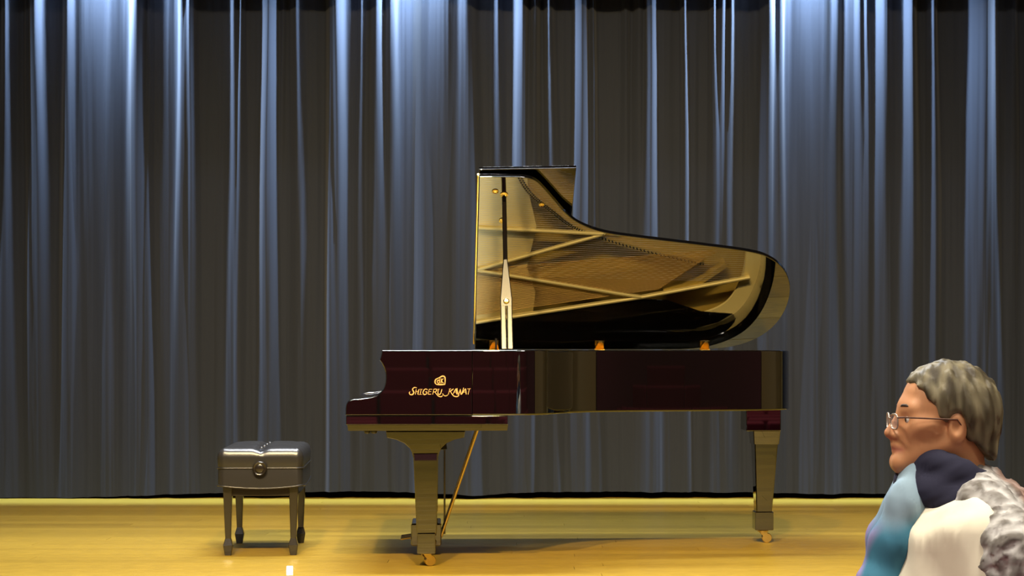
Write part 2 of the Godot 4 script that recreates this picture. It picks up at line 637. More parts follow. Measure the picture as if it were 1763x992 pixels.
# ------------------------------------------------------------------ curtain
# folds: [image-independent place in metres along the curtain, width, depth at the top, depth at the hem, lean]
func curtain() -> void:
	var px := func(p: float) -> float: return (p - 881.5) * (8.5 - CURTAIN_Z) / 3100.0
	# each fold: place on the photograph's ruler, half width, depth high up, depth at the hem, drift of the foot
	var folds := [
		[14, 10, 0.9, 0.5, -6], [48, 4, 0.45, 0.1, 2], [66, 13, 1.0, 0.35, 2], [119, 9, 0.9, 0.4, 0], [152, 30, 0.5, 0.3, 6], [198, 11, 0.5, 0.3, -6],
		[238, 12, 1.0, 0.9, 4], [258, 4, 0.7, 0.6, 2], [316, 7, 0.9, 0.9, -8], [330, 8, 0.9, 0.7, 0], [405, 8, 0.6, 0.5, 0], [418, 5, 0.8, 0.3, -4],
		[465, 10, 1.1, 1.0, -3], [489, 4, 0.35, 0.2, -8], [512, 9, 0.6, 0.4, 6], [566, 5, 0.7, 0.8, 4], [580, 10, 1.1, 0.8, -2], [622, 5, 0.5, 0.35, -2],
		[651, 9, 0.9, 0.9, -5], [675, 9, 1.0, 0.6, 0], [727, 10, 0.7, 0.8, 2], [765, 40, 0.45, 0.5, 0], [808, 12, 0.5, 0.8, 4], [857, 7, 0.5, 0.4, 2], [898, 10, 1.0, 0.7, 4],
		[922, 7, 0.9, 0.5, -6], [946, 8, 0.8, 1.0, 14], [1001, 11, 1.1, 0.9, -6], [1019, 5, 0.8, 0.8, 10], [1077, 6, 0.5, 0.3, -4], [1099, 8, 0.6, 0.5, 0],
		[1119, 8, 1.0, 1.0, 2], [1177, 5, 0.9, 0.8, 4], [1228, 6, 0.9, 0.8, -4], [1243, 8, 0.8, 0.6, -2], [1257, 5, 0.8, 0.3, -4], [1320, 11, 1.0, 0.9, -4],
		[1343, 6, 0.8, 0.6, -4], [1379, 12, 0.4, 0.5, 2], [1409, 20, 0.5, 0.7, 8], [1439, 8, 0.5, 0.4, -10], [1480, 6, 0.55, 0.35, 4], [1491, 5, 0.5, 0.4, 8],
		[1521, 11, 0.5, 0.4, 6], [1568, 9, 0.9, 0.6, 4], [1605, 8, 1.0, 0.7, 2], [1690, 20, 0.9, 0.8, 6], [1742, 8, 0.5, 0.5, 0]]
	var rng := RandomNumberGenerator.new()
	rng.seed = 5
	var q := -30.0
	while q > -800.0:
		folds.append([q, rng.randf_range(6, 18), rng.randf_range(0.5, 1.0), rng.randf_range(0.4, 0.9), rng.randf_range(-5, 5)])
		q -= rng.randf_range(28, 60)
	q = 1790.0
	while q < 2600.0:
		folds.append([q, rng.randf_range(6, 18), rng.randf_range(0.5, 1.0), rng.randf_range(0.4, 0.9), rng.randf_range(-5, 5)])
		q += rng.randf_range(28, 60)
	# hem height above the boards along the curtain
	var hem := [[-900, 0.0], [120, 0.004], [200, 0.012], [300, 0.028], [480, 0.040], [640, 0.050], [760, 0.034], [830, 0.022], [900, 0.040], [970, 0.046], [1130, 0.044], [1260, 0.040], [1500, 0.030], [1700, 0.026], [2700, 0.02]]
	var wob := FastNoiseLite.new()
	wob.seed = 9
	wob.frequency = 1.0
	var rows := [0.0, 0.03, 0.08, 0.2, 0.4, 0.7, 1.0, 1.4, 1.8, 2.2, 2.6, 3.0, 3.4, 3.8, 4.2, 4.8, 5.4]
	var cols := PackedFloat32Array()
	var x := -760.0
	while x < 2560.0:
		cols.append(x)
		x += 1.6 if x > -20.0 and x < 1780.0 else 4.0
	var k := Kit.new()
	var sc := (8.5 - CURTAIN_Z) / 3100.0
	for r in rows.size():
		var y: float = rows[r]
		var t := clampf(y / 3.4, 0.0, 1.0)
		for i in cols.size():
			var z := 0.0
			var p := cols[i]
			for f in folds:
				var cx: float = f[0] + f[4] * (1.0 - t) + 1.2 * sin(y * 2.3 + f[0])
				var w: float = f[1] * lerpf(1.9, 1.0, t)
				var d := absf(p - cx) / (w * 1.5)
				if d < 1.0:
					var s := 1.0 - d * d
					z += s * s * lerpf(f[3] * 0.65, f[2], t) * (0.040 + 0.0052 * f[1])
			z += 0.030 * wob.get_noise_2d(p * 0.010, y * 0.10) + 0.010 * wob.get_noise_2d(p * 0.05 + 50.0, y * 0.25)
			var hy := 0.0
			if y < 0.35:
				for h in hem.size() - 1:
					if p >= hem[h][0] and p < hem[h + 1][0]:
						hy = lerpf(hem[h][1], hem[h + 1][1], (p - hem[h][0]) / (hem[h + 1][0] - hem[h][0]))
				hy = (hy + 0.002 + 0.004 * wob.get_noise_2d(p * 0.03, 7.0)) * (1.0 - y / 0.35)
			k.v.append(Vector3(px.call(p), y + maxf(hy, 0.0), CURTAIN_Z + z))
			k.n.append(Vector3.ZERO)
			k.uv.append(Vector2(p * sc, y))
			k.c.append(Color.WHITE)
	var m := cols.size()
	for r in rows.size() - 1:
		for i in m - 1:
			var a := r * m + i
			var n0 := (k.v[a + 1] - k.v[a]).cross(k.v[a + m] - k.v[a])
			for j in [a, a + 1, a + m, a + m + 1]:
				k.n[j] += n0
			k.idx.append_array([a, a + m, a + m + 1, a, a + m + 1, a + 1])
	for i in k.n.size():
		k.n[i] = k.n[i].normalized()
	put_curtain(k)

func put_curtain(k: Kit) -> void:
	var c := thing("stage_curtain", "tall charcoal velour stage curtain in deep vertical folds behind the piano", "curtain")
	put(k, "cloth", M.velour, c)
	var t := Kit.new()
	t.box(Vector3(0, 5.45, CURTAIN_Z + 0.02), Vector3(13.6, 0.08, 0.06), 0.005)
	put(t, "track", M.lamp_body, c)

# ------------------------------------------------------------------ grand piano
const RT := 1.044
const IN := RT - 0.075      # the strings lie this low in the case
const W := 1.53
const LID := deg_to_rad(34.0)

func P(u: float, y: float, v: float) -> Vector3:
	return Vector3(u, y, -v)

func lid_point(u: float, s: float, t: float) -> Vector3:
	return P(u, RT + 0.004 + s * sin(LID) + t * cos(LID), W - s * cos(LID) + t * sin(LID))

func rim_path() -> PackedVector2Array:
	return smoothed([Vector2(0.60, 0.0), Vector2(0.80, 0.0), Vector2(0.875, 0.012), Vector2(0.935, 0.055), Vector2(0.985, 0.13), Vector2(1.03, 0.215), Vector2(1.09, 0.315), Vector2(1.17, 0.398), Vector2(1.28, 0.458),
		Vector2(1.46, 0.505), Vector2(1.77, 0.562), Vector2(2.03, 0.618), Vector2(2.14, 0.668), Vector2(2.225, 0.755), Vector2(2.275, 0.87), Vector2(2.293, 1.0), Vector2(2.283, 1.15), Vector2(2.235, 1.30), Vector2(2.15, 1.415),
		Vector2(2.02, 1.49), Vector2(1.86, 1.525), Vector2(1.6, 1.53), Vector2(1.0, 1.53), Vector2(0.60, 1.53)], 5)

func piano() -> void:
	var g := thing("grand_piano", "black lacquered grand piano with open lid and gold lettering on its side", "piano", Vector3(-0.786, 0, 0), deg_to_rad(2.2))
	var path := rim_path()
	var k := Kit.new()
	# case rim
	k.sweep(path, [Vector2(0, 0.740), Vector2(0, 0.744), Vector2(0, RT - 0.009), Vector2(0, RT - 0.006), Vector2(0.0006, RT - 0.0034), Vector2(0.0018, RT - 0.0016), Vector2(0.0036, RT - 0.0004), Vector2(0.006, RT), Vector2(0.009, RT), Vector2(0.051, RT), Vector2(0.055, RT - 0.004), Vector2(0.055, 0.742), Vector2(0.050, 0.735), Vector2(0.005, 0.735), Vector2(0.0018, 0.7362)])
	put(k, "rim", M.black, g)
	# cheeks with the scrolled arm
	var arm := PackedVector2Array([Vector2(0.600, RT), Vector2(0.173, RT), Vector2(0.167, 1.018), Vector2(0.160, 0.996), Vector2(0.172, 0.980)])
	for q in smoothed([Vector2(0.172, 0.980), Vector2(0.184, 0.955), Vector2(0.190, 0.925), Vector2(0.188, 0.89), Vector2(0.178, 0.860), Vector2(0.158, 0.838), Vector2(0.120, 0.822), Vector2(0.075, 0.815), Vector2(0.035, 0.812), Vector2(0.013, 0.802), Vector2(0.002, 0.782), Vector2(0.0, 0.735)], 4):
		arm.append(q)
	arm.append(Vector2(0.600, 0.735))
	var seen := PackedVector2Array()
	for q in arm:
		if seen.is_empty() or seen[-1].distance_to(q) > 0.002:
			seen.append(q)
	for v0 in [0.0, W - 0.055]:
		k = Kit.new()
		k.tf = Transform3D(Basis(), P(0, 0, v0 + 0.055))
		k.prism(seen, 0.055, 0.005)
		put(k, "arm", M.black, g)
	# keybed: moulding and under-board
	k = Kit.new()
	k.box(P(0.385, 0.712, W / 2), Vector3(0.766, 0.044, W - 0.004), 0.004)
	put(k, "keybed", M.black, g)
	k = Kit.new()
	k.beam(P(0.388, 0.690, W / 2), P(0.388, 0.662, W / 2), Vector2(0.760, W - 0.008), Vector2(0.752, W - 0.016), Vector3(0, 0, 1), 0.001)
	put(k, "keybed_board", M.black, g)
	k = Kit.new()
	for u in [0.10, 0.132]:
		k.lathe(P(u, 0.664, 0.06), Vector3.DOWN, [[0.014, 0.0], [0.016, 0.008], [0.012, 0.016], [0.0, 0.018]], 12)
	put(k, "bolt", M.satin, g)
	# key slip, closed fallboard, name board
	k = Kit.new()
	k.box(P(0.028, 0.755, W / 2), Vector3(0.028, 0.09, W - 0.112), 0.004)
	put(k, "key_slip", M.black, g)
	k = Kit.new()
	k.tf = Transform3D(Basis(), P(0, 0, W - 0.057))
	k.prism(PackedVector2Array([Vector2(0.02, 0.79), Vector2(0.03, 0.805), Vector2(0.10, 0.812), Vector2(0.15, 0.828), Vector2(0.19, 0.87), Vector2(0.205, 0.93), Vector2(0.205, 0.98), Vector2(0.225, 0.98), Vector2(0.225, 0.92), Vector2(0.205, 0.85), Vector2(0.16, 0.808), Vector2(0.10, 0.795)]), W - 0.114, 0.002)
	put(k, "fallboard", M.black, g)
	interior(g, path)
	lid(g)
	prop(g)
	legs(g)
	lyre(g)
	lettering(g)

func inner_at(path: PackedVector2Array, off: float) -> PackedVector2Array:
	var out := PackedVector2Array()
	var m := path.size()
	for i in m:
		var d := (path[mini(i + 1, m - 1)] - path[maxi(i - 1, 0)]).normalized()
		out.append(path[i] - Vector2(d.y, -d.x) * off)
	return out

func interior(g: Node3D, path: PackedVector2Array) -> void:
	var k := Kit.new()
	# soundboard
	var poly := inner_at(path, 0.05)
	poly.append(Vector2(0.24, W - 0.055))
	poly.append(Vector2(0.24, 0.055))
	var flat_plan := Transform3D(Basis(Vector3.RIGHT, Vector3(0, 0, -1), Vector3.UP), Vector3(0, IN - 0.17, 0))
	k.tf = flat_plan
	k.prism(poly, 0.012, 0.0)
	put(k, "soundboard", M.soundboard, g)
	# cast plate: web over the pin block
	k = Kit.new()
	k.tf = Transform3D(flat_plan.basis, Vector3(0, IN - 0.105, 0))
	var web := PackedVector2Array([Vector2(0.24, 0.058), Vector2(0.82, 0.058), Vector2(0.86, 0.20), Vector2(0.91, 0.45), Vector2(0.93, 0.66), Vector2(0.98, 0.86), Vector2(0.93, 1.10), Vector2(0.98, 1.25), Vector2(0.96, 1.47), Vector2(0.24, 1.472)])
	k.prism(web, 0.014, 0.003)
	k.tf = Transform3D()
	# flange round the rim
	k.sweep(inner_at(path, 0.052), [Vector2(0, IN - 0.105), Vector2(0, IN - 0.088), Vector2(0.085, IN - 0.094), Vector2(0.09, IN - 0.105)])
	var pl := put(k, "plate", M.plate, g)
	# added black ledge along the spine, standing in for shade under the lid
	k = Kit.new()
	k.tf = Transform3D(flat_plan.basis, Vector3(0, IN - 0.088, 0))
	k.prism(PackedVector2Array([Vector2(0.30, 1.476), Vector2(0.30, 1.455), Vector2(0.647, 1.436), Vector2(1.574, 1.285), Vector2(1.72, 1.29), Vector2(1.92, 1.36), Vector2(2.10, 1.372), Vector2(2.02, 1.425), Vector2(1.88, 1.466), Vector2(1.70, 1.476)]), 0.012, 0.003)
	put(k, "shade_ledge", M.black, g)
	# struts
	for s in [[0.30, 0.845, 0.643, 0.862], [0.643, 0.862, 1.350, 0.897], [1.350, 0.897, 1.58, 0.64], [0.30, 1.11, 0.645, 1.109], [0.645, 1.109, 1.350, 0.897], [0.645, 1.109, 1.574, 1.270], [0.30, 1.43, 0.647, 1.421], [0.647, 1.421, 1.574, 1.270], [1.574, 1.270, 2.18, 1.15], [0.30, 0.45, 0.95, 0.40]]:
		k = Kit.new()
		k.beam(P(s[0], IN - 0.070, s[1]), P(s[2], IN - 0.070, s[3]), Vector2(0.017, 0.036), Vector2(0.017, 0.036), Vector3.UP, 0.005)
		put(k, "strut", M.plate, pl)
	# tuning pins in rows across the web
	k = Kit.new()
	for i in 74:
		for j in 3:
			var v := 0.10 + i * 0.0182
			k.tube([P(0.34 + j * 0.035 + (i % 2) * 0.012, IN - 0.092, v), P(0.34 + j * 0.035 + (i % 2) * 0.012, IN - 0.062, v)], 0.0035, 5)
	put(k, "tuning_pins", M.steel, g).set_meta("kind", "stuff")
	# long bridge with its pins and the bass bridge
	var br := smoothed([Vector2(0.72, 0.12), Vector2(0.80, 0.38), Vector2(0.91, 0.63), Vector2(1.06, 0.77), Vector2(1.22, 0.88), Vector2(1.55, 0.99), Vector2(1.92, 1.08)], 6)
	k = Kit.new()
	k.sweep(br, [Vector2(-0.016, IN - 0.160), Vector2(-0.013, IN - 0.083), Vector2(0.013, IN - 0.083), Vector2(0.016, IN - 0.160)])
	put(k, "bridge", M.soundboard, g)
	k = Kit.new()
	for i in br.size() - 1:
		for t in 3:
			var q := br[i].lerp(br[i + 1], t / 3.0)
			for o in [-0.008, 0.009]:
				k.box(P(q.x + o, IN - 0.081, q.y), Vector3(0.007, 0.010, 0.007), 0.001)
	put(k, "bridge_pins", M.satin, g).set_meta("kind", "stuff")
	k = Kit.new()
	k.sweep(smoothed([Vector2(1.70, 1.24), Vector2(1.88, 1.20), Vector2(2.05, 1.08)], 6), [Vector2(-0.016, IN - 0.160), Vector2(-0.013, IN - 0.083), Vector2(0.013, IN - 0.083), Vector2(0.016, IN - 0.160)])
	put(k, "bridge", M.soundboard, g)
	# dampers
	k = Kit.new()
	for i in 60:
		var t := i / 59.0
		var q := Vector2(0.49, 0.10).lerp(Vector2(0.50, 1.44), t)
		k.box(P(q.x + 0.03, IN - 0.055, q.y), Vector3(0.10, 0.022, 0.010), 0.002)
	put(k, "dampers", M.satin, g).set_meta("kind", "stuff")
	# strings
	k = Kit.new()
	var inn := inner_at(path, 0.12)
	for i in 84:
		var v := 0.10 + i * 0.0125
		var ve := v * 0.93 + 0.02
		var ue := 0.95
		for q in inn:
			if absf(q.y - ve) < 0.02 and q.x > ue:
				ue = q.x
		k.tube([P(0.45, IN - 0.078, v), P(minf(ue, 2.15), IN - 0.078, ve + 0.10)], 0.0010, 4, false)
	put(k, "strings", M.steel, g).set_meta("kind", "stuff")
	k = Kit.new()
	for i in 28:
		var v := 1.125 + i * 0.0105
		k.tube([P(0.45, IN - 0.072, v), P(2.0 - 0.012 * i, IN - 0.070, v - 0.135 - 0.002 * i)], 0.0019, 5, false)
	put(k, "bass_strings", M.copper, g).set_meta("kind", "stuff")

func lid(g: Node3D) -> void:
	var out := [Vector2(0.637, 1.508), Vector2(0.836, 1.508)]
	var curve := smoothed([Vector2(0.836, 0.022), Vector2(0.885, 0.032), Vector2(0.925, 0.062), Vector2(0.969, 0.127), Vector2(1.016, 0.205), Vector2(1.080, 0.308), Vector2(1.159, 0.393), Vector2(1.282, 0.460), Vector2(1.464, 0.503), Vector2(1.770, 0.561), Vector2(2.05, 0.620), Vector2(2.165, 0.675),
		Vector2(2.25, 0.768), Vector2(2.305, 0.895), Vector2(2.325, 1.04), Vector2(2.312, 1.20), Vector2(2.265, 1.335), Vector2(2.18, 1.44), Vector2(2.05, 1.508), Vector2(1.86, 1.53)], 5)
	var poly := PackedVector2Array([Vector2(0.637, 0.0), Vector2(0.637, 1.508)])
	for q in curve:
		poly.append(Vector2(q.x, W - q.y))
	poly.append(Vector2(1.75, 0.0))
	var base := Transform3D(Basis(Vector3.RIGHT, Vector3(0, sin(LID), cos(LID)), Vector3(0, cos(LID), -sin(LID))), lid_point(0, 0, 0))
	var k := Kit.new()
	k.tf = base
	k.prism(poly, 0.022, 0.004)
	var l := put(k, "lid", M.black, g)
	# front flap folded back on top of the main lid, its far end propped a little
	k = Kit.new()
	var tilt := deg_to_rad(1.5)
	k.tf = base * Transform3D(Basis(Vector3.UP, -tilt), Vector3(0.637, 0, 0.040))
	k.prism(PackedVector2Array([Vector2(0, 0.01), Vector2(0, 1.515), Vector2(0.478, 1.515), Vector2(0.478, 0.01)]), 0.020, 0.004)
	put(k, "front_lid", M.black, g)
	# piano hinge between them
	k = Kit.new()
	k.tube([lid_point(0.634, 0.02, 0.031), lid_point(0.634, 1.49, 0.031)], 0.008, 8)
	put(k, "flap_hinge", M.brass, l)
	# brass fittings on the underside
	for q in [[0.762, 1.372, 0.016], [0.762, 1.165, 0.016], [0.718, 1.398, 0.013], [0.952, 1.295, 0.011]]:
		k = Kit.new()
		var n := Vector3(0, -cos(LID), sin(LID))
		k.lathe(lid_point(q[0], q[1], 0.0), n, [[q[2] * 1.25, 0.0], [q[2] * 1.25, 0.004], [q[2] * 0.8, 0.008], [q[2] * 0.5, 0.004], [0.0, 0.004]], 16)
		put(k, "lid_cup", M.brass, l)
	# hinges on the spine
	for u in [0.745, 1.335, 1.925]:
		k = Kit.new()
		k.box(P(u, RT + 0.002, W - 0.03), Vector3(0.055, 0.006, 0.05), 0.002)
		k.tube([P(u - 0.027, RT + 0.006, W - 0.004), P(u + 0.027, RT + 0.006, W - 0.004)], 0.008, 10)
		k.tf = base
		k.prism(PackedVector2Array([Vector2(u - 0.027, 0.006), Vector2(u - 0.020, 0.05), Vector2(u - 0.009, 0.085), Vector2(u + 0.009, 0.085), Vector2(u + 0.020, 0.05), Vector2(u + 0.027, 0.006)]), -0.006, 0.0)
		put(k, "lid_hinge", M.brass, g)

func prop(g: Node3D) -> void:
	var a := P(0.765, RT + 0.002, 0.035)
	var b := lid_point(0.762, 1.372, -0.008)
	var d := b - a
	var at := func(t: float) -> Vector3: return a + d * t
	var k := Kit.new()
	k.beam(at.call(0.56), at.call(0.99), Vector2(0.022, 0.018), Vector2(0.022, 0.018), Vector3(0, 0, 1), 0.004)
	k.tube([at.call(0.97), b], 0.006, 8)
	put(k, "prop_stick", M.black, g)
	# paired lower stick; pale metal stands in for reflections on its black lacquer
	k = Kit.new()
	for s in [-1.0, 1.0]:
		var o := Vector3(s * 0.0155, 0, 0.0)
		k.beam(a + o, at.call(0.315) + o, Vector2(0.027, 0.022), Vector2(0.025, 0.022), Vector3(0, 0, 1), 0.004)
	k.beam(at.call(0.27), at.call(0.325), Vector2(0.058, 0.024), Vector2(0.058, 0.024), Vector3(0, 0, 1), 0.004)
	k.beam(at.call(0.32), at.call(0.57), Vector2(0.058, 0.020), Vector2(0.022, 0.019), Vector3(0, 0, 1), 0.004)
	var sl := put(k, "lower_stick", M.nickel, g)
	k = Kit.new()
	k.lathe(at.call(0.305) + Vector3(0, 0, 0.012), Vector3(0, 0.3, 1), [[0.013, 0.0], [0.014, 0.006], [0.009, 0.012], [0.0, 0.013]], 16)
	put(k, "knob", M.brass, sl)
	k = Kit.new()
	k.tube([P(0.712, RT, 0.03), P(0.712, RT + 0.055, 0.034)], 0.005, 8)
	put(k, "prop_rest", M.nickel, g)

func caster(o: Node3D, at: Vector3, turn: float) -> void:
	var k := Kit.new()
	k.tf = Transform3D(Basis(Vector3.UP, turn), at)
	k.lathe(Vector3(0, 0.060, 0), Vector3.UP, [[0.030, 0.0], [0.030, 0.006], [0.012, 0.010], [0.0, 0.010]], 16)
	for s in [-1.0, 1.0]:
		var y := PackedVector2Array([Vector2(-0.020, 0.062), Vector2(0.018, 0.062), Vector2(0.030, 0.034), Vector2(0.028, 0.020), Vector2(0.014, 0.022), Vector2(-0.012, 0.048)])
		var b := k.tf
		k.tf = b * Transform3D(Basis(), Vector3(0, 0, 0.017 * s - 0.0025))
		k.prism(y, 0.005, 0.001)
		k.tf = b
	var c := put(k, "caster", M.brass, o)
	k = Kit.new()
	k.tf = Transform3D(Basis(Vector3.UP, turn), at)
	k.lathe(Vector3(0.020, 0.027, -0.013), Vector3(0, 0, 1), [[0.0, 0.0], [0.024, 0.0], [0.027, 0.003], [0.027, 0.023], [0.024, 0.026], [0.0, 0.026]], 24)
	put(k, "wheel", M.brass, c)

func legs(g: Node3D) -> void:
	for v in [0.19, W - 0.19]:
		var k := Kit.new()
		var u := 0.376
		k.beam(P(u, 0.545, v), P(u + 0.006, 0.165, v), Vector2(0.118, 0.128), Vector2(0.098, 0.090), Vector3(0, 0, 1), 0.005)
		k.tf = Transform3D(Basis(), P(u, 0.6, v + 0.055)) * Transform3D(Basis(Vector3.RIGHT, deg_to_rad(5.5)), Vector3.ZERO) * Transform3D(Basis(), Vector3(0, -0.6, 0))
		var half := [Vector2(0.0, 0.538), Vector2(0.061, 0.540), Vector2(0.064, 0.556), Vector2(0.075, 0.582), Vector2(0.100, 0.606), Vector2(0.140, 0.624), Vector2(0.185, 0.634), Vector2(0.190, 0.664), Vector2(0.0, 0.664)]
		var poly := PackedVector2Array()
		for q in half:
			poly.append(q)
		for i in range(half.size() - 2, 0, -1):
			poly.append(Vector2(-half[i].x, half[i].y))
		k.prism(poly, 0.11, 0.003)
		var l := put(k, "leg", M.black, g)
		k = Kit.new()
		k.box(P(u + 0.004, 0.113, v), Vector3(0.088, 0.100, 0.088), 0.004)
		put(k, "foot_block", M.black, l)
		caster(l, P(u + 0.002, 0, v), 0.4)
	# tail leg
	var c := P(2.205, 0, 1.2)
	var t := Kit.new()
	t.box(c + Vector3(-0.02, 0.672, 0), Vector3(0.19, 0.128, 0.18), 0.006)
	t.beam(c + Vector3(0, 0.608, 0), c + Vector3(0, 0.537, 0), Vector2(0.148, 0.158), Vector2(0.136, 0.128), Vector3(0, 0, 1), 0.004)
	t.beam(c + Vector3(0, 0.538, 0), c + Vector3(-0.008, 0.168, 0), Vector2(0.126, 0.124), Vector2(0.085, 0.082), Vector3(0, 0, 1), 0.005)
	var tl := put(t, "leg", M.black, g)
	t = Kit.new()
	t.box(c + Vector3(-0.008, 0.121, 0), Vector3(0.100, 0.100, 0.100), 0.004)
	put(t, "foot_block", M.black, tl)
	caster(tl, c + Vector3(-0.008, 0, 0), 0.0)

func lyre(g: Node3D) -> void:
	var k := Kit.new()
	k.box(P(0.375, 0.108, W / 2), Vector3(0.155, 0.115, 0.30), 0.008)
	for s in [-0.09, 0.09]:
		k.beam(P(0.37, 0.165, W / 2 + s * 0.8), P(0.37, 0.665, W / 2 + s), Vector2(0.04, 0.04), Vector2(0.045, 0.045), Vector3(0, 0, 1), 0.004)
	var l := put(k, "pedal_lyre", M.black, g)
	for s in [-0.07, 0.0, 0.07]:
		k = Kit.new()
		k.beam(P(0.30, 0.088, W / 2 + s), P(0.245, 0.080, W / 2 + s), Vector2(0.030, 0.010), Vector2(0.046, 0.009), Vector3.UP, 0.003)
		put(k, "pedal", M.brass, l)
	for s in [-0.045, 0.045]:
		k = Kit.new()
		k.tube([P(0.448, 0.085, W / 2 + s), P(0.645, 0.664, W / 2 + s * 1.3)], 0.0085, 10)
		put(k, "brace_rod", M.brass, l)
	k = Kit.new()
	k.tube([P(0.468, 0.10, W / 2 - 0.03), P(0.468, 0.60, W / 2 - 0.03)], 0.005, 8)
	put(k, "pedal_rod", M.nickel, l)
	k = Kit.new()
	k.lathe(P(0.460, 0.532, W / 2 - 0.03), Vector3.UP, [[0.0, 0.0], [0.022, 0.004], [0.018, 0.03], [0.008, 0.036], [0.0, 0.036]], 12)
	put(k, "rod_guide", M.satin, l)

func stroke(k: Kit, pts: Array, w: float, closed_ := false) -> void:
	# a flat gilt stroke on the cheek; pts on a ruler of 4.4075 x 364.7 units per metre
	var c := PackedVector2Array()
	for p in pts:
		c.append(Vector2((560.0 + p[0] / 4.4075 - 595.0) / 364.7, RT - (560.0 + p[1] / 4.4075 - 603.0) / 364.7))
	var arr := []
	for q in c:
		arr.append(q)
	if arr.size() > 2:
		c = smoothed(arr, 5)
	var r := w / 4.4075 / 364.7 * 0.5
	var m := c.size()
	var first := k.v.size()
	for i in m:
		var d := (c[mini(i + 1, m - 1)] - c[maxi(i - 1, 0)]).normalized()
		var o := Vector2(-d.y, d.x)
		var t := float(i) / (m - 1)
		var rr := r * (0.62 + 0.5 * sin(PI * t))
		for s in [-1.0, 1.0]:
			var q: Vector2 = c[i] + o * rr * s
			k.vert(P(q.x, q.y, -0.0008), Vector3(0, 0, 1))
	for i in m - 1:
		var a := first + i * 2
		k.tri(a, a + 1, a + 3)
		k.tri(a, a + 3, a + 2)

func lettering(g: Node3D) -> void:
	var k := Kit.new()
	# S H I G E R U
	stroke(k, [[694, 476], [676, 474], [662, 486], [668, 500], [672, 514], [660, 528], [644, 526], [637, 514], [645, 506]], 8)
	stroke(k, [[690, 486], [684, 527]], 7)
	stroke(k, [[712, 486], [703, 520], [708, 527]], 7)
	stroke(k, [[686, 505], [708, 503]], 5)
	stroke(k, [[728, 486], [720, 527]], 7)
	stroke(k, [[716, 487], [740, 487]], 4)
	stroke(k, [[712, 527], [736, 526]], 4)
	stroke(k, [[776, 492], [762, 485], [748, 496], [742, 514], [750, 527], [766, 523], [771, 508], [760, 508]], 7)
	stroke(k, [[790, 486], [780, 527]], 7)
	stroke(k, [[788, 487], [812, 487]], 6)
	stroke(k, [[785, 505], [804, 505]], 5)
	stroke(k, [[780, 526], [804, 525]], 6)
	stroke(k, [[824, 486], [815, 527]], 7)
	stroke(k, [[820, 488], [842, 486], [846, 497], [834, 507], [822, 507]], 6)
	stroke(k, [[832, 508], [846, 526], [862, 541], [882, 544], [890, 534]], 7)
	stroke(k, [[862, 486], [854, 512], [860, 526], [874, 522], [882, 500], [885, 487]], 7)
	stroke(k, [[850, 487], [868, 486]], 4)
	# K A W A I
	stroke(k, [[946, 484], [934, 527]], 7)
	stroke(k, [[938, 485], [956, 484]], 4)
	stroke(k, [[974, 484], [958, 496], [944, 506]], 7)
	stroke(k, [[950, 503], [962, 524], [978, 540], [1002, 543], [1014, 532], [1010, 520]], 7)
	stroke(k, [[890, 520], [900, 534], [916, 538], [932, 530]], 6)
	stroke(k, [[968, 527], [986, 494], [994, 482]], 6)
	stroke(k, [[994, 482], [996, 510], [1000, 527]], 7)
	stroke(k, [[978, 510], [998, 509]], 5)
	stroke(k, [[1004, 480], [1000, 488], [1010, 527], [1022, 500], [1026, 486]], 6)
	stroke(k, [[1026, 486], [1030, 527], [1044, 500], [1050, 476]], 6)
	stroke(k, [[1036, 527], [1058, 492], [1066, 482]], 6)
	stroke(k, [[1066, 482], [1068, 510], [1070, 527]], 7)
	stroke(k, [[1048, 510], [1070, 509]], 5)
	stroke(k, [[1094, 484], [1084, 527]], 7)
	stroke(k, [[1078, 485], [1104, 483]], 5)
	var t := put(k, "lettering", M.gold_leaf, g)
	t.set_meta("label", "gold decorative lettering on the side")
	# emblem above the name
	k = Kit.new()
	stroke(k, [[840, 450], [872, 452], [910, 450]], 9)
	stroke(k, [[842, 450], [833, 434], [838, 414], [854, 404]], 9)
	stroke(k, [[854, 404], [868, 398], [882, 390], [896, 388], [907, 396], [910, 420], [908, 450]], 9)
	stroke(k, [[852, 440], [850, 426], [860, 418], [868, 428], [862, 442], [854, 440]], 7)
	stroke(k, [[870, 404], [868, 440]], 7)
	stroke(k, [[880, 404], [878, 444]], 7)
	stroke(k, [[896, 406], [882, 424], [898, 442]], 7)
	put(k, "emblem", M.gold_leaf, g)

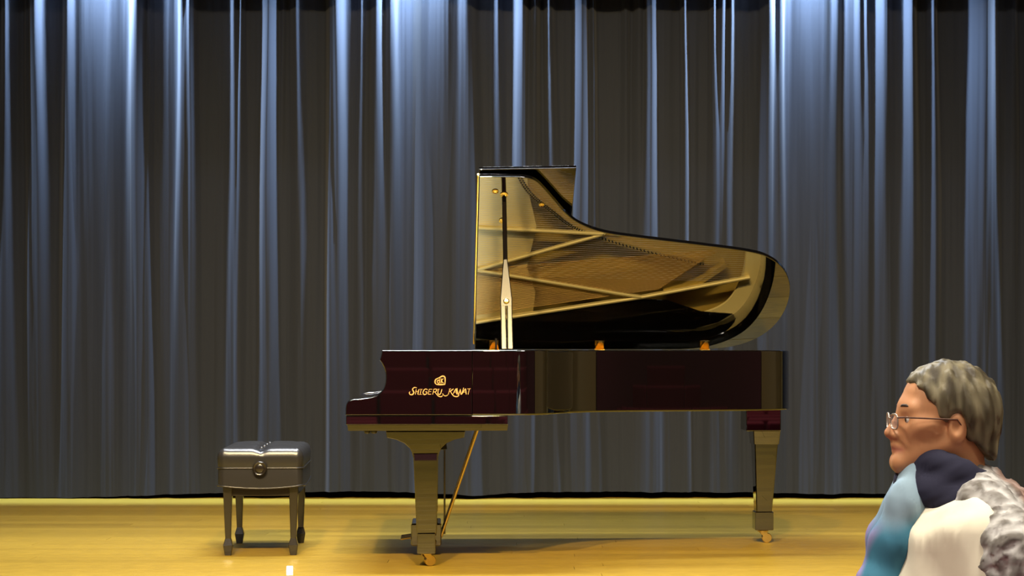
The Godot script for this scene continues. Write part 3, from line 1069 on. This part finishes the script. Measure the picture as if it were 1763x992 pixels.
# ------------------------------------------------------------------ bench
func bench() -> void:
	var b := thing("piano_bench", "black padded piano bench with tufted leather seat and tapered wooden legs", "bench", Vector3(-1.295, 0, -0.97), deg_to_rad(3.0))
	var wx := 0.215
	var wz := 0.345
	# cushion: rounded block with a tufted top
	var k := Kit.new()
	var prof := [[0.0, 0.358], [0.0, 0.440], [-0.007, 0.446], [0.0, 0.452], [0.004, 0.500], [-0.002, 0.525], [-0.014, 0.540], [-0.034, 0.548]]
	var ring := []
	var steps := 12
	for q in [[1, 1], [-1, 1], [-1, -1], [1, -1]]:
		for i in steps:
			var a := PI / 2 * i / steps
			var r := 0.035
			var cx: float = (wx - r)
			var cz: float = (wz - r)
			var d := Vector2(cos(a), sin(a))
			if q[0] * q[1] < 0:
				d = Vector2(sin(a), cos(a))
			ring.append([Vector2(q[0] * cx, q[1] * cz) + Vector2(d.x * q[0], d.y * q[1]) * r, Vector2(d.x * q[0], d.y * q[1])])
	var m := ring.size()
	var dense := []
	for i in m:
		var j := (i + 1) % m
		var gap: float = ring[i][0].distance_to(ring[j][0])
		var cut := maxi(1, int(gap / 0.02))
		for t in cut:
			var f := float(t) / cut
			dense.append([ring[i][0].lerp(ring[j][0], f), ring[i][1].lerp(ring[j][1], f).normalized()])
	m = dense.size()
	var rows := []
	for pr in prof:
		rows.append([pr[0], pr[1]])
	var tuft := func(x: float, z: float) -> float:
		# 2 x 4 tufts with seams meeting the edge
		var h := 0.0
		var sx := 0.0
		for cz2 in [-0.258, -0.086, 0.086, 0.258]:
			h -= 0.016 * exp(-(pow((x) / 0.035, 2) + pow((z - cz2) / 0.035, 2)))
			sx -= 0.007 * exp(-pow((z - cz2) / 0.012, 2))
		h -= 0.020 * exp(-pow(x / 0.020, 2))
		return h + sx * 0.8
	for r in rows.size():
		for i in m:
			var p: Vector2 = dense[i][0] + dense[i][1] * rows[r][0]
			var y: float = rows[r][1]
			if r == 0:
				y -= 0.016 * (1.0 - pow(p.x / wx, 2)) if absf(p.y) > wz - 0.03 else 0.016 * (1.0 - pow(p.y / wz, 2))
			if r >= 5:
				y += tuft.call(p.x, p.y) * (0.45 + 0.18 * (r - 5))
			k.v.append(Vector3(p.x, y, p.y))
			k.n.append(Vector3.ZERO)
			k.uv.append(p)
			k.c.append(Color.WHITE)
	for r in rows.size() - 1:
		for i in m:
			var j := (i + 1) % m
			k.idx.append_array([r * m + i, r * m + j, (r + 1) * m + j, r * m + i, (r + 1) * m + j, (r + 1) * m + i])
	# top: rings shrinking to the middle, crowned
	var last := (rows.size() - 1) * m
	var inner_steps := 14
	for s in range(1, inner_steps + 1):
		var f := 1.0 - float(s) / inner_steps
		for i in m:
			var p: Vector2 = (dense[i][0] + dense[i][1] * -0.034) * f
			var y: float = 0.548 + 0.016 * (1.0 - f * f) + tuft.call(p.x, p.y)
			k.v.append(Vector3(p.x, y, p.y))
			k.n.append(Vector3.ZERO)
			k.uv.append(p)
			k.c.append(Color.WHITE)
		for i in m:
			var j := (i + 1) % m
			var a := last + (s - 1) * m
			k.idx.append_array([a + i, a + j, a + m + j, a + i, a + m + j, a + m + i])
	for t in range(0, k.idx.size(), 3):
		var a := k.idx[t]
		var e := k.idx[t + 1]
		var d := k.idx[t + 2]
		var fn := (k.v[d] - k.v[a]).cross(k.v[e] - k.v[a])
		var outward := Vector3(k.v[a].x, 0.25 if k.v[a].y > 0.54 else 0.0, k.v[a].z)
		if k.v[a].y > 0.545:
			outward = Vector3.UP
		if fn.dot(outward) < 0.0:
			k.idx[t + 1] = d
			k.idx[t + 2] = e
			fn = -fn
		for q in [a, e, d]:
			k.n[q] += fn
	for i in k.n.size():
		k.n[i] = k.n[i].normalized()
	var cu := put(k, "cushion", M.leather, b)
	# piping round the middle and the foot of the padding
	for lvl in [0.446, 0.359]:
		k = Kit.new()
		var loop := []
		for i in m + 1:
			var p: Vector2 = dense[i % m][0] + dense[i % m][1] * 0.001
			var y: float = lvl
			if lvl < 0.4:
				y -= 0.016 * (1.0 - pow(p.x / wx, 2)) if absf(p.y) > wz - 0.03 else 0.016 * (1.0 - pow(p.y / wz, 2))
			loop.append(Vector3(p.x, y, p.y))
		k.tube(loop, 0.0045, 6, false)
		put(k, "piping", M.leather, cu)
	# buttons in the tufts
	for z in [-0.258, -0.086, 0.086, 0.258]:
		k = Kit.new()
		k.lathe(Vector3(0, 0.543, z), Vector3.UP, [[0.012, 0.0], [0.010, 0.005], [0.005, 0.008], [0.0, 0.009]], 12)
		put(k, "button", M.leather, cu)
	# height knobs on both ends
	for s in [-1.0, 1.0]:
		k = Kit.new()
		k.lathe(Vector3(0, 0.446, s * (wz - 0.004)), Vector3(0, 0, s), [[0.016, 0.0], [0.016, 0.012], [0.034, 0.014], [0.037, 0.019], [0.037, 0.025], [0.033, 0.030], [0.028, 0.027], [0.022, 0.027], [0.020, 0.032], [0.015, 0.034], [0.0, 0.0345]], 24)
		put(k, "knob", M.bench_wood, b)
	# wooden apron
	k = Kit.new()
	for s in [-1.0, 1.0]:
		k.box(Vector3(0, 0.335, s * (wz - 0.045)), Vector3(2 * wx - 0.06, 0.065, 0.022), 0.003)
		k.box(Vector3(s * (wx - 0.038), 0.335, 0), Vector3(0.022, 0.065, 2 * wz - 0.10), 0.003)
	put(k, "apron", M.bench_wood, b)
	# legs with spade feet
	for sx in [-1.0, 1.0]:
		for sz in [-1.0, 1.0]:
			k = Kit.new()
			var x: float = sx * (wx - 0.048)
			var z: float = sz * (wz - 0.052)
			k.beam(Vector3(x, 0.365, z), Vector3(x - sx * 0.002, 0.068, z), Vector2(0.048, 0.048), Vector2(0.028, 0.028), Vector3(0, 0, 1), 0.003)
			var l := put(k, "leg", M.bench_wood, b)
			k = Kit.new()
			k.beam(Vector3(x - sx * 0.002, 0.086, z), Vector3(x - sx * 0.002, 0.052, z), Vector2(0.030, 0.030), Vector2(0.049, 0.049), Vector3(0, 0, 1), 0.003)
			k.beam(Vector3(x - sx * 0.002, 0.052, z), Vector3(x - sx * 0.002, 0.0, z), Vector2(0.049, 0.049), Vector2(0.032, 0.032), Vector3(0, 0, 1), 0.003)
			put(k, "foot", M.bench_wood, l)

func white_mark() -> void:
	var k := Kit.new()
	k.box(Vector3(0, 0.0006, 0), Vector3(0.030, 0.0008, 0.36), 0.0)  # thin white strip lying on the boards
	var o := put(k, "floor_white_strip", M.white_mark)
	tag(o, "short white strip on the stage boards in front of the bench", "white_mark")
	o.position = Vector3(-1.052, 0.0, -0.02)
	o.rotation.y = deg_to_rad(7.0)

# ------------------------------------------------------------------ hall behind the camera, mirrored in the lacquer
func hall() -> void:
	var k := Kit.new()
	for r in 6:
		var h := 0.24 * (r + 1)
		k.box(Vector3(0, HALL + h * 0.5, 10.6 + r * 1.0 + 0.5), Vector3(17.8, h, 1.0), 0.0)
	structure(k, "floor_hall_steps", M.carpet, "carpeted steps of the raked seating")
	var seat := thing("theatre_seat", "red upholstered seat in the raked rows of the hall", "seat", Vector3.ZERO, PI, "red theatre seats")
	var c := Kit.new()
	c.box(Vector3(0, 0.42, 0.02), Vector3(0.54, 0.10, 0.44), 0.03)
	put(c, "cushion", M.seat_red, seat)
	c = Kit.new()
	c.tf = Transform3D(Basis(Vector3.RIGHT, -0.2), Vector3(0, 0.68, 0.27))
	c.box(Vector3.ZERO, Vector3(0.575, 0.60, 0.09), 0.02)
	put(c, "backrest", M.seat_red, seat)
	for s in [-1.0, 1.0]:
		c = Kit.new()
		c.box(Vector3(s * 0.284, 0.31, 0.02), Vector3(0.028, 0.62, 0.38), 0.008)
		put(c, "armrest", M.seat_frame, seat)
	seat.rotation.y = 0.0
	var first := true
	for r in 11:
		for i in 28:
			var x := (i - 13.5) * 0.60
			if absf(x) < 0.8 and r < 5:
				continue
			var at := Vector3(x, HALL, 6.0 + r * 0.9) if r < 5 else Vector3(x, HALL + 0.24 * (r - 4), 11.0 + (r - 5) * 1.0)
			if first:
				seat.position = at
				first = false
			else:
				copy(seat, at, 0.0)

# ------------------------------------------------------------------ walking person, meshed from smooth distance fields
static func cap(p: Vector3, a: Vector3, b: Vector3, ra: float, rb: float) -> float:
	var d := b - a
	var t := clampf((p - a).dot(d) / d.length_squared(), 0.0, 1.0)
	return p.distance_to(a + d * t) - lerpf(ra, rb, t)

static func ell(p: Vector3, c: Vector3, r: Vector3) -> float:
	var q := p - c
	var k0 := (q / r).length()
	var k1 := (q / (r * r)).length()
	return k0 * (k0 - 1.0) / maxf(k1, 1e-6)

static func smin(a: float, b: float, k: float) -> float:
	var h := maxf(k - absf(a - b), 0.0) / k
	return minf(a, b) - h * h * k * 0.25

static func smax(a: float, b: float, k: float) -> float:
	return -smin(-a, -b, k)

# surface nets over the cells near the surface
func nets(k: Kit, f: Callable, lo: Vector3, hi: Vector3, cell: float, colour = null) -> void:
	var B := 4
	var nx := int(ceil((hi.x - lo.x) / cell / B)) * B
	var ny := int(ceil((hi.y - lo.y) / cell / B)) * B
	var nz := int(ceil((hi.z - lo.z) / cell / B)) * B
	var sx := nx + 1
	var sy := ny + 1
	var val := PackedFloat32Array()
	val.resize(sx * sy * (nz + 1))
	val.fill(1e9)
	var cid := PackedInt32Array()
	cid.resize(sx * sy * (nz + 1))
	cid.fill(-1)
	var reach := cell * B * 1.25
	var blocks := []
	for bz in range(0, nz, B):
		for by in range(0, ny, B):
			for bx in range(0, nx, B):
				if absf(f.call(lo + Vector3(bx + B * 0.5, by + B * 0.5, bz + B * 0.5) * cell)) < reach:
					blocks.append(Vector3i(bx, by, bz))
	var off := [0, 1, sx, sx + 1, sx * sy, sx * sy + 1, sx * sy + sx, sx * sy + sx + 1]
	var corner := [Vector3(0, 0, 0), Vector3(1, 0, 0), Vector3(0, 1, 0), Vector3(1, 1, 0), Vector3(0, 0, 1), Vector3(1, 0, 1), Vector3(0, 1, 1), Vector3(1, 1, 1)]
	var edges := [[0, 1], [2, 3], [4, 5], [6, 7], [0, 2], [1, 3], [4, 6], [5, 7], [0, 4], [1, 5], [2, 6], [3, 7]]
	var live := PackedInt32Array()
	for b in blocks:
		for z in B + 1:
			for y in B + 1:
				for x in B + 1:
					var at: int = b.x + x + (b.y + y) * sx + (b.z + z) * sx * sy
					if val[at] > 1e8:
						val[at] = f.call(lo + Vector3(b.x + x, b.y + y, b.z + z) * cell)
	for b in blocks:
		for z in B:
			for y in B:
				for x in B:
					var at: int = b.x + x + (b.y + y) * sx + (b.z + z) * sx * sy
					var inside := 0
					for o in off:
						if val[at + o] < 0.0:
							inside += 1
					if inside == 0 or inside == 8:
						continue
					var sum := Vector3.ZERO
					var cnt := 0
					for e in edges:
						var v0 := val[at + off[e[0]]]
						var v1 := val[at + off[e[1]]]
						if (v0 < 0.0) != (v1 < 0.0):
							sum += corner[e[0]].lerp(corner[e[1]], v0 / (v0 - v1))
							cnt += 1
					var p := lo + (Vector3(b.x + x, b.y + y, b.z + z) + sum / cnt) * cell
					var g := Vector3.ZERO
					for i in 8:
						g += (corner[i] - Vector3(0.5, 0.5, 0.5)) * val[at + off[i]]
					if colour != null:
						k.tint = colour.call(p)
					cid[at] = k.vert(p, g.normalized())
					live.append(at)
	var step := [1, sx, sx * sy]
	for at in live:
		for ax in 3:
			if (val[at] < 0.0) == (val[at + step[ax]] < 0.0):
				continue
			var s1: int = step[(ax + 1) % 3]
			var s2: int = step[(ax + 2) % 3]
			if at - s1 - s2 < 0:
				continue
			var q0 := cid[at]
			var q1 := cid[at - s1]
			var q2 := cid[at - s1 - s2]
			var q3 := cid[at - s2]
			if q0 < 0 or q1 < 0 or q2 < 0 or q3 < 0:
				continue
			k.tri(q0, q1, q2)
			k.tri(q0, q2, q3)
	k.tint = Color.WHITE

const HC := Vector3(0.0, 1.505, 0.0)      # middle of the head above the person's feet

# head point from forward, up, side
static func hp(f: float, u: float, s: float) -> Vector3:
	return Vector3(-f, 1.505 + u, s)

func sd_skin(p: Vector3) -> float:
	var m := Vector3(p.x, p.y, absf(p.z))
	var d := ell(m, hp(-0.005, 0.012, 0), Vector3(0.095, 0.090, 0.074))
	d = smin(d, ell(m, hp(0.046, -0.058, 0), Vector3(0.058, 0.080, 0.055)), 0.03)
	d = smin(d, cap(m, hp(0.0, -0.070, 0.048), hp(0.090, -0.116, 0.014), 0.020, 0.018), 0.03)
	d = smin(d, cap(m, hp(0.092, -0.119, 0.0), hp(0.094, -0.116, 0.008), 0.019, 0.017), 0.02)
	d = smin(d, cap(m, hp(0.079, 0.006, 0.008), hp(0.072, 0.004, 0.038), 0.013, 0.009), 0.024)
	d = smin(d, cap(m, hp(0.062, -0.036, 0.042), hp(0.035, -0.034, 0.052), 0.017, 0.014), 0.025)
	d = smax(d, -cap(m, hp(0.104, -0.020, 0.030), hp(0.098, -0.020, 0.038), 0.0125, 0.0115), 0.012)
	d = smin(d, cap(m, hp(0.092, -0.010, 0), hp(0.117, -0.050, 0), 0.0085, 0.0115), 0.012)
	d = smin(d, cap(m, hp(0.110, -0.055, 0.0), hp(0.104, -0.056, 0.011), 0.009, 0.008), 0.008)
	d = smin(d, cap(m, hp(0.100, -0.062, 0.0), hp(0.104, -0.074, 0.0), 0.008, 0.010), 0.012)
	d = smin(d, cap(m, hp(0.106, -0.0795, 0.0), hp(0.092, -0.083, 0.021), 0.0068, 0.004), 0.006)
	d = smin(d, cap(m, hp(0.104, -0.0915, 0.0), hp(0.090, -0.088, 0.020), 0.0078, 0.004), 0.006)
	# ears
	d = smin(d, ell(m, hp(-0.014, -0.036, 0.074), Vector3(0.020, 0.032, 0.009)), 0.010)
	d = smax(d, -ell(m, hp(-0.010, -0.034, 0.083), Vector3(0.009, 0.017, 0.006)), 0.006)
	# neck and upper chest
	d = smin(d, cap(m, hp(-0.030, -0.085, 0), hp(-0.046, -0.24, 0), 0.056, 0.062), 0.04)
	return d

func sd_body(p: Vector3) -> float:
	var m := Vector3(p.x, p.y, absf(p.z))
	var d := cap(m, Vector3(0.02, 1.24, 0.03), Vector3(0.015, 1.0, 0.02), 0.10, 0.10)
	d = smin(d, cap(m, Vector3(0.045, 1.30, 0), Vector3(0.03, 1.2, 0), 0.060, 0.08), 0.05)
	d = smin(d, cap(m, Vector3(0.015, 1.0, 0.02), Vector3(0.01, 0.82, 0.05), 0.10, 0.11), 0.05)
	for s in [-1.0, 1.0]:
		for seg in arm_of(s):
			d = smin(d, cap(p, seg[0], seg[1], seg[2] - 0.018, seg[3] - 0.018), 0.03)
		for seg in leg_of(s):
			d = smin(d, cap(p, seg[0], seg[1], seg[2] - 0.016, seg[3] - 0.016), 0.03)
	return d

func arm_of(s: float) -> Array:
	var e := Vector3(0.070, 1.00, 0.215) if s > 0 else Vector3(-0.005, 1.0, -0.215)
	var w := Vector3(-0.075, 0.80, 0.205) if s > 0 else Vector3(-0.13, 0.84, -0.20)
	return [[Vector3(0.030, 1.245, 0.155 * s), e, 0.068, 0.056], [e, w, 0.056, 0.046]]

func leg_of(s: float) -> Array:
	var kn := Vector3(-0.11, 0.42, 0.085) if s > 0 else Vector3(0.04, 0.42, -0.085)
	var an := Vector3(-0.13, 0.085, 0.085) if s > 0 else Vector3(0.22, 0.13, -0.085)
	return [[Vector3(0.01, 0.80, 0.085 * s), kn, 0.095, 0.066], [kn, an, 0.066, 0.050]]

var fold := FastNoiseLite.new()

func sd_coat(p: Vector3) -> float:
	var m := Vector3(p.x, p.y, absf(p.z))
	var d := cap(m, Vector3(0.015, 1.19, 0.045), Vector3(-0.01, 1.02, 0.045), 0.122, 0.142)
	d = smin(d, cap(m, Vector3(0.045, 1.31, 0.0), Vector3(0.03, 1.26, 0.10), 0.060, 0.070), 0.06)
	d = smin(d, cap(m, Vector3(-0.01, 1.02, 0.045), Vector3(0.005, 0.60, 0.075), 0.142, 0.155), 0.06)
	d = smax(d, 0.58 - p.y, 0.02)
	for s in [-1.0, 1.0]:
		for seg in arm_of(s):
			d = smin(d, cap(p, seg[0], seg[1], seg[2], seg[3]), 0.035)
	d = smax(d, -cap(p, Vector3(0.0, 1.42, 0), Vector3(0.02, 1.30, 0), 0.06, 0.055), 0.02)
	return d + 0.016 * fold.get_noise_3d(p.x * 60.0 + p.y * 30.0, p.y * 42.0, p.z * 60.0)

func sd_trousers(p: Vector3) -> float:
	var d := cap(p, Vector3(0.01, 0.86, -0.04), Vector3(0.01, 0.86, 0.04), 0.115, 0.115)
	for s in [-1.0, 1.0]:
		for seg in leg_of(s):
			d = smin(d, cap(p, seg[0], seg[1], seg[2], seg[3]), 0.03)
	return d

func sd_hair(p: Vector3) -> float:
	var f := -p.x
	var u := p.y - 1.505
	var d := ell(p, hp(-0.012, 0.016, 0), Vector3(0.104, 0.095, 0.085))
	d = smin(d, ell(p, hp(-0.058, -0.020, 0), Vector3(0.066, 0.082, 0.078)), 0.04)
	d = smin(d, ell(p, hp(-0.062, -0.095, 0), Vector3(0.046, 0.055, 0.060)), 0.05)
	# hairline: across the forehead, down the temple, round the ear
	var line := maxf(f - (0.052 + (u - 0.040) * 1.15), -0.2)
	line = smin(line, 1.0, 0.001)
	var side := f - (0.014 + maxf(u + 0.02, 0.0) * 0.55)
	var edge := line if u > 0.040 else (f - 0.052 - (u - 0.040) * 0.55 if u > -0.012 else f - 0.023 + (-0.012 - u) * 1.3)
	d = smax(d, edge, 0.012)
	d = smax(d, -ell(Vector3(p.x, p.y, absf(p.z)), hp(-0.008, -0.040, 0.085), Vector3(0.026, 0.034, 0.022)), 0.01)
	d += 0.0075 * fold.get_noise_3d(p.x * 300.0, p.y * 80.0 + p.x * 120.0, p.z * 300.0)
	return d

func sd_collar(p: Vector3) -> float:
	# thick navy wrap round the neck, lower in front
	var best := 1e9
	for lap in 2:
		var tilt := 0.55 - 0.12 * lap
		var q := p - Vector3(0.020 - 0.006 * lap, 1.362 - 0.052 * lap, 0)
		q = Vector3(q.x * cos(tilt) + q.y * -sin(tilt), q.x * sin(tilt) + q.y * cos(tilt), q.z)
		var r := Vector2(q.x * 0.92, q.z).length() - (0.074 + 0.012 * lap)
		var t := Vector2(r, q.y * 0.75).length() - 0.030
		best = smin(best, t, 0.015)
	return best + 0.006 * fold.get_noise_3d(p.x * 70.0, p.y * 190.0 - p.x * 120.0, p.z * 70.0)

func sd_scarf(p: Vector3) -> float:
	var d := cap(p, Vector3(-0.060, 1.372, 0.020), Vector3(-0.094, 1.30, 0.050), 0.026, 0.036)
	d = smin(d, cap(p, Vector3(-0.094, 1.30, 0.050), Vector3(-0.122, 1.22, 0.055), 0.036, 0.040), 0.03)
	d = smin(d, cap(p, Vector3(-0.122, 1.22, 0.055), Vector3(-0.150, 1.12, 0.050), 0.040, 0.044), 0.03)
	d = smin(d, cap(p, Vector3(-0.150, 1.12, 0.050), Vector3(-0.165, 0.86, 0.050), 0.044, 0.048), 0.03)
	d = smin(d, cap(p, Vector3(-0.070, 1.36, -0.02), Vector3(-0.128, 1.22, -0.03), 0.028, 0.034), 0.03)
	d = smin(d, cap(p, Vector3(-0.128, 1.22, -0.03), Vector3(-0.165, 0.95, -0.03), 0.034, 0.040), 0.03)
	return d + 0.012 * fold.get_noise_3d(p.x * 90.0 + p.y * 30.0, p.y * 22.0, p.z * 90.0)

func sd_wrap(p: Vector3) -> float:
	var m := Vector3(p.x, p.y, absf(p.z))
	var d := cap(m, Vector3(0.065, 1.345, 0.0), Vector3(0.060, 1.30, 0.10), 0.052, 0.058)
	d = smin(d, cap(m, Vector3(0.072, 1.30, 0.10), Vector3(0.098, 1.22, 0.19), 0.058, 0.072), 0.05)
	d = smin(d, cap(m, Vector3(0.098, 1.22, 0.19), Vector3(0.112, 0.92, 0.225), 0.072, 0.078), 0.05)
	d = smin(d, ell(m, Vector3(0.135, 1.18, 0.0), Vector3(0.10, 0.17, 0.18)), 0.05)
	d = smin(d, ell(m, Vector3(0.13, 0.95, 0.0), Vector3(0.09, 0.20, 0.20)), 0.06)
	return d + 0.010 * fold.get_noise_3d(p.x * 300.0, p.y * 300.0, p.z * 300.0) + 0.008 * fold.get_noise_3d(p.x * 90.0 + 9.0, p.y * 120.0, p.z * 90.0)

func hand(k: Kit, s: float) -> void:
	var w: Vector3 = arm_of(s)[1][1]
	var e: Vector3 = arm_of(s)[1][0]
	var d := (w - e).normalized()
	var side := Vector3(0, 0, 1.0)
	var fwd := side.cross(d).normalized()
	if fwd.x > 0:
		fwd = -fwd
	var palm := w + d * 0.055
	var bones := [[w - d * 0.04, w + d * 0.01, 0.026, 0.024]]
	for i in 4:
		var o := fwd * (0.027 - 0.018 * i)
		bones.append([w + d * 0.012 + o * 0.6, palm + d * 0.03 + o, 0.013, 0.012])
		var l: float = [0.036, 0.041, 0.038, 0.030][i]
		var kn := palm + d * 0.034 + o
		var c1 := (d * 0.90 - side * 0.42 * s).normalized()
		var c2 := (d * 0.55 - side * 0.82 * s).normalized()
		bones.append([kn, kn + c1 * l, 0.0095, 0.0085])
		bones.append([kn + c1 * l, kn + c1 * l + c2 * l * 0.85, 0.0085, 0.007])
	var tb := w + d * 0.022 + fwd * 0.024
	bones.append([tb, tb + (d * 0.6 + fwd * 0.8).normalized() * 0.036, 0.013, 0.0105])
	var t2 := tb + (d * 0.6 + fwd * 0.8).normalized() * 0.036
	bones.append([t2, t2 + (d * 0.9 + fwd * 0.35 - side * 0.2 * s).normalized() * 0.034, 0.0105, 0.008])
	var f := func(p: Vector3) -> float:
		var best := 1e9
		for b in bones:
			best = smin(best, cap(p, b[0], b[1], b[2], b[3]), 0.006)
		return best
	nets(k, f, palm - Vector3(0.13, 0.14, 0.10), palm + Vector3(0.13, 0.13, 0.10), 0.004)

func person() -> void:
	fold.seed = 21
	fold.frequency = 0.1
	fold.fractal_octaves = 2
	var who := thing("person", "person in profile walking past with grey-brown hair, glasses, blue scarf and cream coat", "person", Vector3(0.945, HALL, 4.55))
	var skin := mat(lin(1, 1, 1), 0.5)
	skin.subsurf_scatter_enabled = true
	skin.subsurf_scatter_strength = 0.08
	var base := Color(0.60, 0.29, 0.13)
	var k := Kit.new()
	nets(k, sd_skin, Vector3(-0.15, 1.27, -0.10), Vector3(0.13, 1.62, 0.10), 0.0038, func(p: Vector3) -> Color:
		var lips := clampf(1.0 - absf(p.y - (1.505 - 0.0855)) / 0.012, 0.0, 1.0) * clampf((-p.x - 0.086) / 0.012, 0.0, 1.0)
		return base.lerp(Color(0.36, 0.10, 0.085), lips * 0.8))
	k.tint = base
	nets(k, sd_body, Vector3(-0.30, 0.06, -0.30), Vector3(0.36, 1.40, 0.30), 0.018, func(_p: Vector3) -> Color: return base)
	for s in [-1.0, 1.0]:
		hand_tinted(k, s, base)
	put(k, "body", skin, who)
	# eyes
	var white := mat(lin(0.7, 0.66, 0.6), 0.2)
	var iris := mat(lin(0.03, 0.018, 0.012), 0.15)
	for s in [-1.0, 1.0]:
		k = Kit.new()
		k.lathe(hp(0.078, -0.0205, 0.031 * s), Vector3(-1, 0, 0.12 * s), [[0.0115, 0.0], [0.0105, 0.005], [0.0075, 0.0088], [0.004, 0.0108], [0.0, 0.0115]], 14)
		var ey := put(k, "eye", white, who)
		k = Kit.new()
		k.lathe(hp(0.0785, -0.0205, 0.031 * s) + Vector3(-1, 0, 0.12 * s).normalized() * 0.0102, Vector3(-1, 0, 0.12 * s), [[0.0052, 0.0], [0.003, 0.0012], [0.0, 0.0016]], 12)
		put(k, "iris", iris, ey)
		k = Kit.new()
		k.tube([hp(0.0955, 0.006, 0.012 * s), hp(0.0935, 0.011, 0.024 * s), hp(0.088, 0.011, 0.036 * s), hp(0.078, 0.006, 0.047 * s)], [0.002, 0.003, 0.003, 0.0015], 6)
		put(k, "eyebrow", mat(lin(0.05, 0.035, 0.022), 0.8), who)
	# hair: brown and grey-tan strands mixed
	var hm := mat(lin(1, 1, 1), 0.55, 0.0, 0.4)
	k = Kit.new()
	nets(k, sd_hair, Vector3(-0.12, 1.33, -0.11), Vector3(0.15, 1.63, 0.11), 0.0042, func(p: Vector3) -> Color:
		var t := clampf(0.5 + 1.1 * fold.get_noise_3d(p.x * 260.0, p.y * 70.0 + p.x * 150.0, p.z * 260.0), 0.0, 1.0)
		return Color(0.055, 0.044, 0.024).lerp(Color(0.22, 0.19, 0.11), t))
	put(k, "hair", hm, who)
	# glasses
	var gl := Node3D.new()
	gl.name = "glasses"
	who.add_child(gl)
	var frame := mat(lin(0.50, 0.42, 0.34), 0.3, 0.5)
	var arm_m := mat(lin(0.10, 0.04, 0.02), 0.35)
	var pane := mat(Color(0.95, 0.97, 1.0, 0.12), 0.02)
	pane.transparency = BaseMaterial3D.TRANSPARENCY_ALPHA
	for s in [-1.0, 1.0]:
		k = Kit.new()
		var loop := []
		var inner := []
		for i in 21:
			var a := TAU * i / 20.0
			var c := Vector2(signf(cos(a)) * pow(absf(cos(a)), 0.7) * 0.023, signf(sin(a)) * pow(absf(sin(a)), 0.7) * 0.0165)
			loop.append(hp(0.116 - absf(c.x + 0.023) * 0.12, -0.024 + c.y, s * (0.033 + c.x)))
			inner.append(loop[-1])
		k.tube(loop, 0.0018, 6, false)
		put(k, "lens_rim", frame, gl)
		k = Kit.new()
		k.face(inner.slice(0, 20), Vector3(-1, 0, 0))
		put(k, "lens", pane, gl)
		k = Kit.new()
		k.tube([hp(0.111, -0.015, 0.056 * s), hp(0.100, -0.014, 0.068 * s), hp(0.02, -0.017, 0.078 * s), hp(-0.012, -0.018, 0.081 * s), hp(-0.028, -0.040, 0.078 * s)], 0.0018, 6)
		put(k, "temple_arm", arm_m, gl)
	k = Kit.new()
	k.tube([hp(0.115, -0.018, -0.011), hp(0.119, -0.016, 0.0), hp(0.115, -0.018, 0.011)], 0.0016, 6)
	put(k, "nose_bridge", frame, gl)
	# clothes
	k = Kit.new()
	nets(k, sd_coat, Vector3(-0.28, 0.54, -0.34), Vector3(0.26, 1.42, 0.34), 0.012)
	put(k, "coat", mat(lin(0.86, 0.80, 0.62), 0.85), who)
	k = Kit.new()
	nets(k, sd_trousers, Vector3(-0.26, 0.02, -0.24), Vector3(0.34, 1.0, 0.24), 0.016)
	put(k, "trousers", mat(lin(0.02, 0.02, 0.028), 0.9), who)
	for s in [-1.0, 1.0]:
		k = Kit.new()
		var an: Vector3 = leg_of(s)[1][1]
		var toe := Vector3(-0.285, 0.035, 0.085) if s > 0 else Vector3(0.085, 0.035, -0.085)
		var sh := func(p: Vector3) -> float:
			var d := cap(p, an + Vector3(0.03, -0.03, 0), toe, 0.045, 0.034)
			d = smin(d, cap(p, an, an + Vector3(0.035, -0.035, 0), 0.045, 0.04), 0.02)
			return smax(d, 0.002 - p.y, 0.008) if s > 0 else d
		nets(k, sh, an.min(toe) - Vector3(0.07, 0.09, 0.06), an.max(toe) + Vector3(0.12, 0.08, 0.06), 0.01)
		put(k, "shoe", mat(lin(0.02, 0.016, 0.014), 0.4), who)
	k = Kit.new()
	nets(k, sd_collar, Vector3(-0.14, 1.22, -0.14), Vector3(0.16, 1.48, 0.14), 0.006)
	put(k, "neck_wrap", mat(lin(0.010, 0.010, 0.030), 0.9), who)
	k = Kit.new()
	nets(k, sd_scarf, Vector3(-0.24, 0.80, -0.10), Vector3(0.0, 1.43, 0.13), 0.006, func(p: Vector3) -> Color:
		var t := fold.get_noise_3d(p.x * 60.0 + 40.0, p.y * 26.0, p.z * 60.0)
		var pale := Color(0.26, 0.37, 0.45)
		var teal := Color(0.045, 0.19, 0.29)
		var mauve := Color(0.28, 0.22, 0.42)
		var c := pale.lerp(teal, smoothstep(1.275, 1.20, p.y + 0.08 * t))
		return c.lerp(mauve, smoothstep(0.050, 0.075, -p.x - (1.36 - p.y) * 0.42 - 0.03 + 0.05 * t) * smoothstep(1.28, 1.24, p.y)))
	put(k, "scarf", mat(lin(1, 1, 1), 0.85), who)
	k = Kit.new()
	nets(k, sd_wrap, Vector3(-0.03, 0.70, -0.33), Vector3(0.27, 1.44, 0.33), 0.008, func(p: Vector3) -> Color:
		var t := clampf(0.5 + 1.2 * fold.get_noise_3d(p.x * 300.0, p.y * 300.0, p.z * 300.0), 0.0, 1.0)
		var g := Color(0.17, 0.155, 0.135).lerp(Color(0.58, 0.57, 0.55), t)
		var b := Color(0.20, 0.12, 0.085).lerp(Color(0.36, 0.26, 0.22), t)
		return g.lerp(b, smoothstep(0.10, 0.13, p.x + 0.06 * fold.get_noise_3d(p.x * 40.0, p.y * 40.0, p.z * 40.0))))
	put(k, "shoulder_wrap", mat(lin(1, 1, 1), 0.95), who)

func hand_tinted(k: Kit, s: float, base: Color) -> void:
	var first := k.c.size()
	hand(k, s)
	for i in range(first, k.c.size()):
		k.c[i] = base
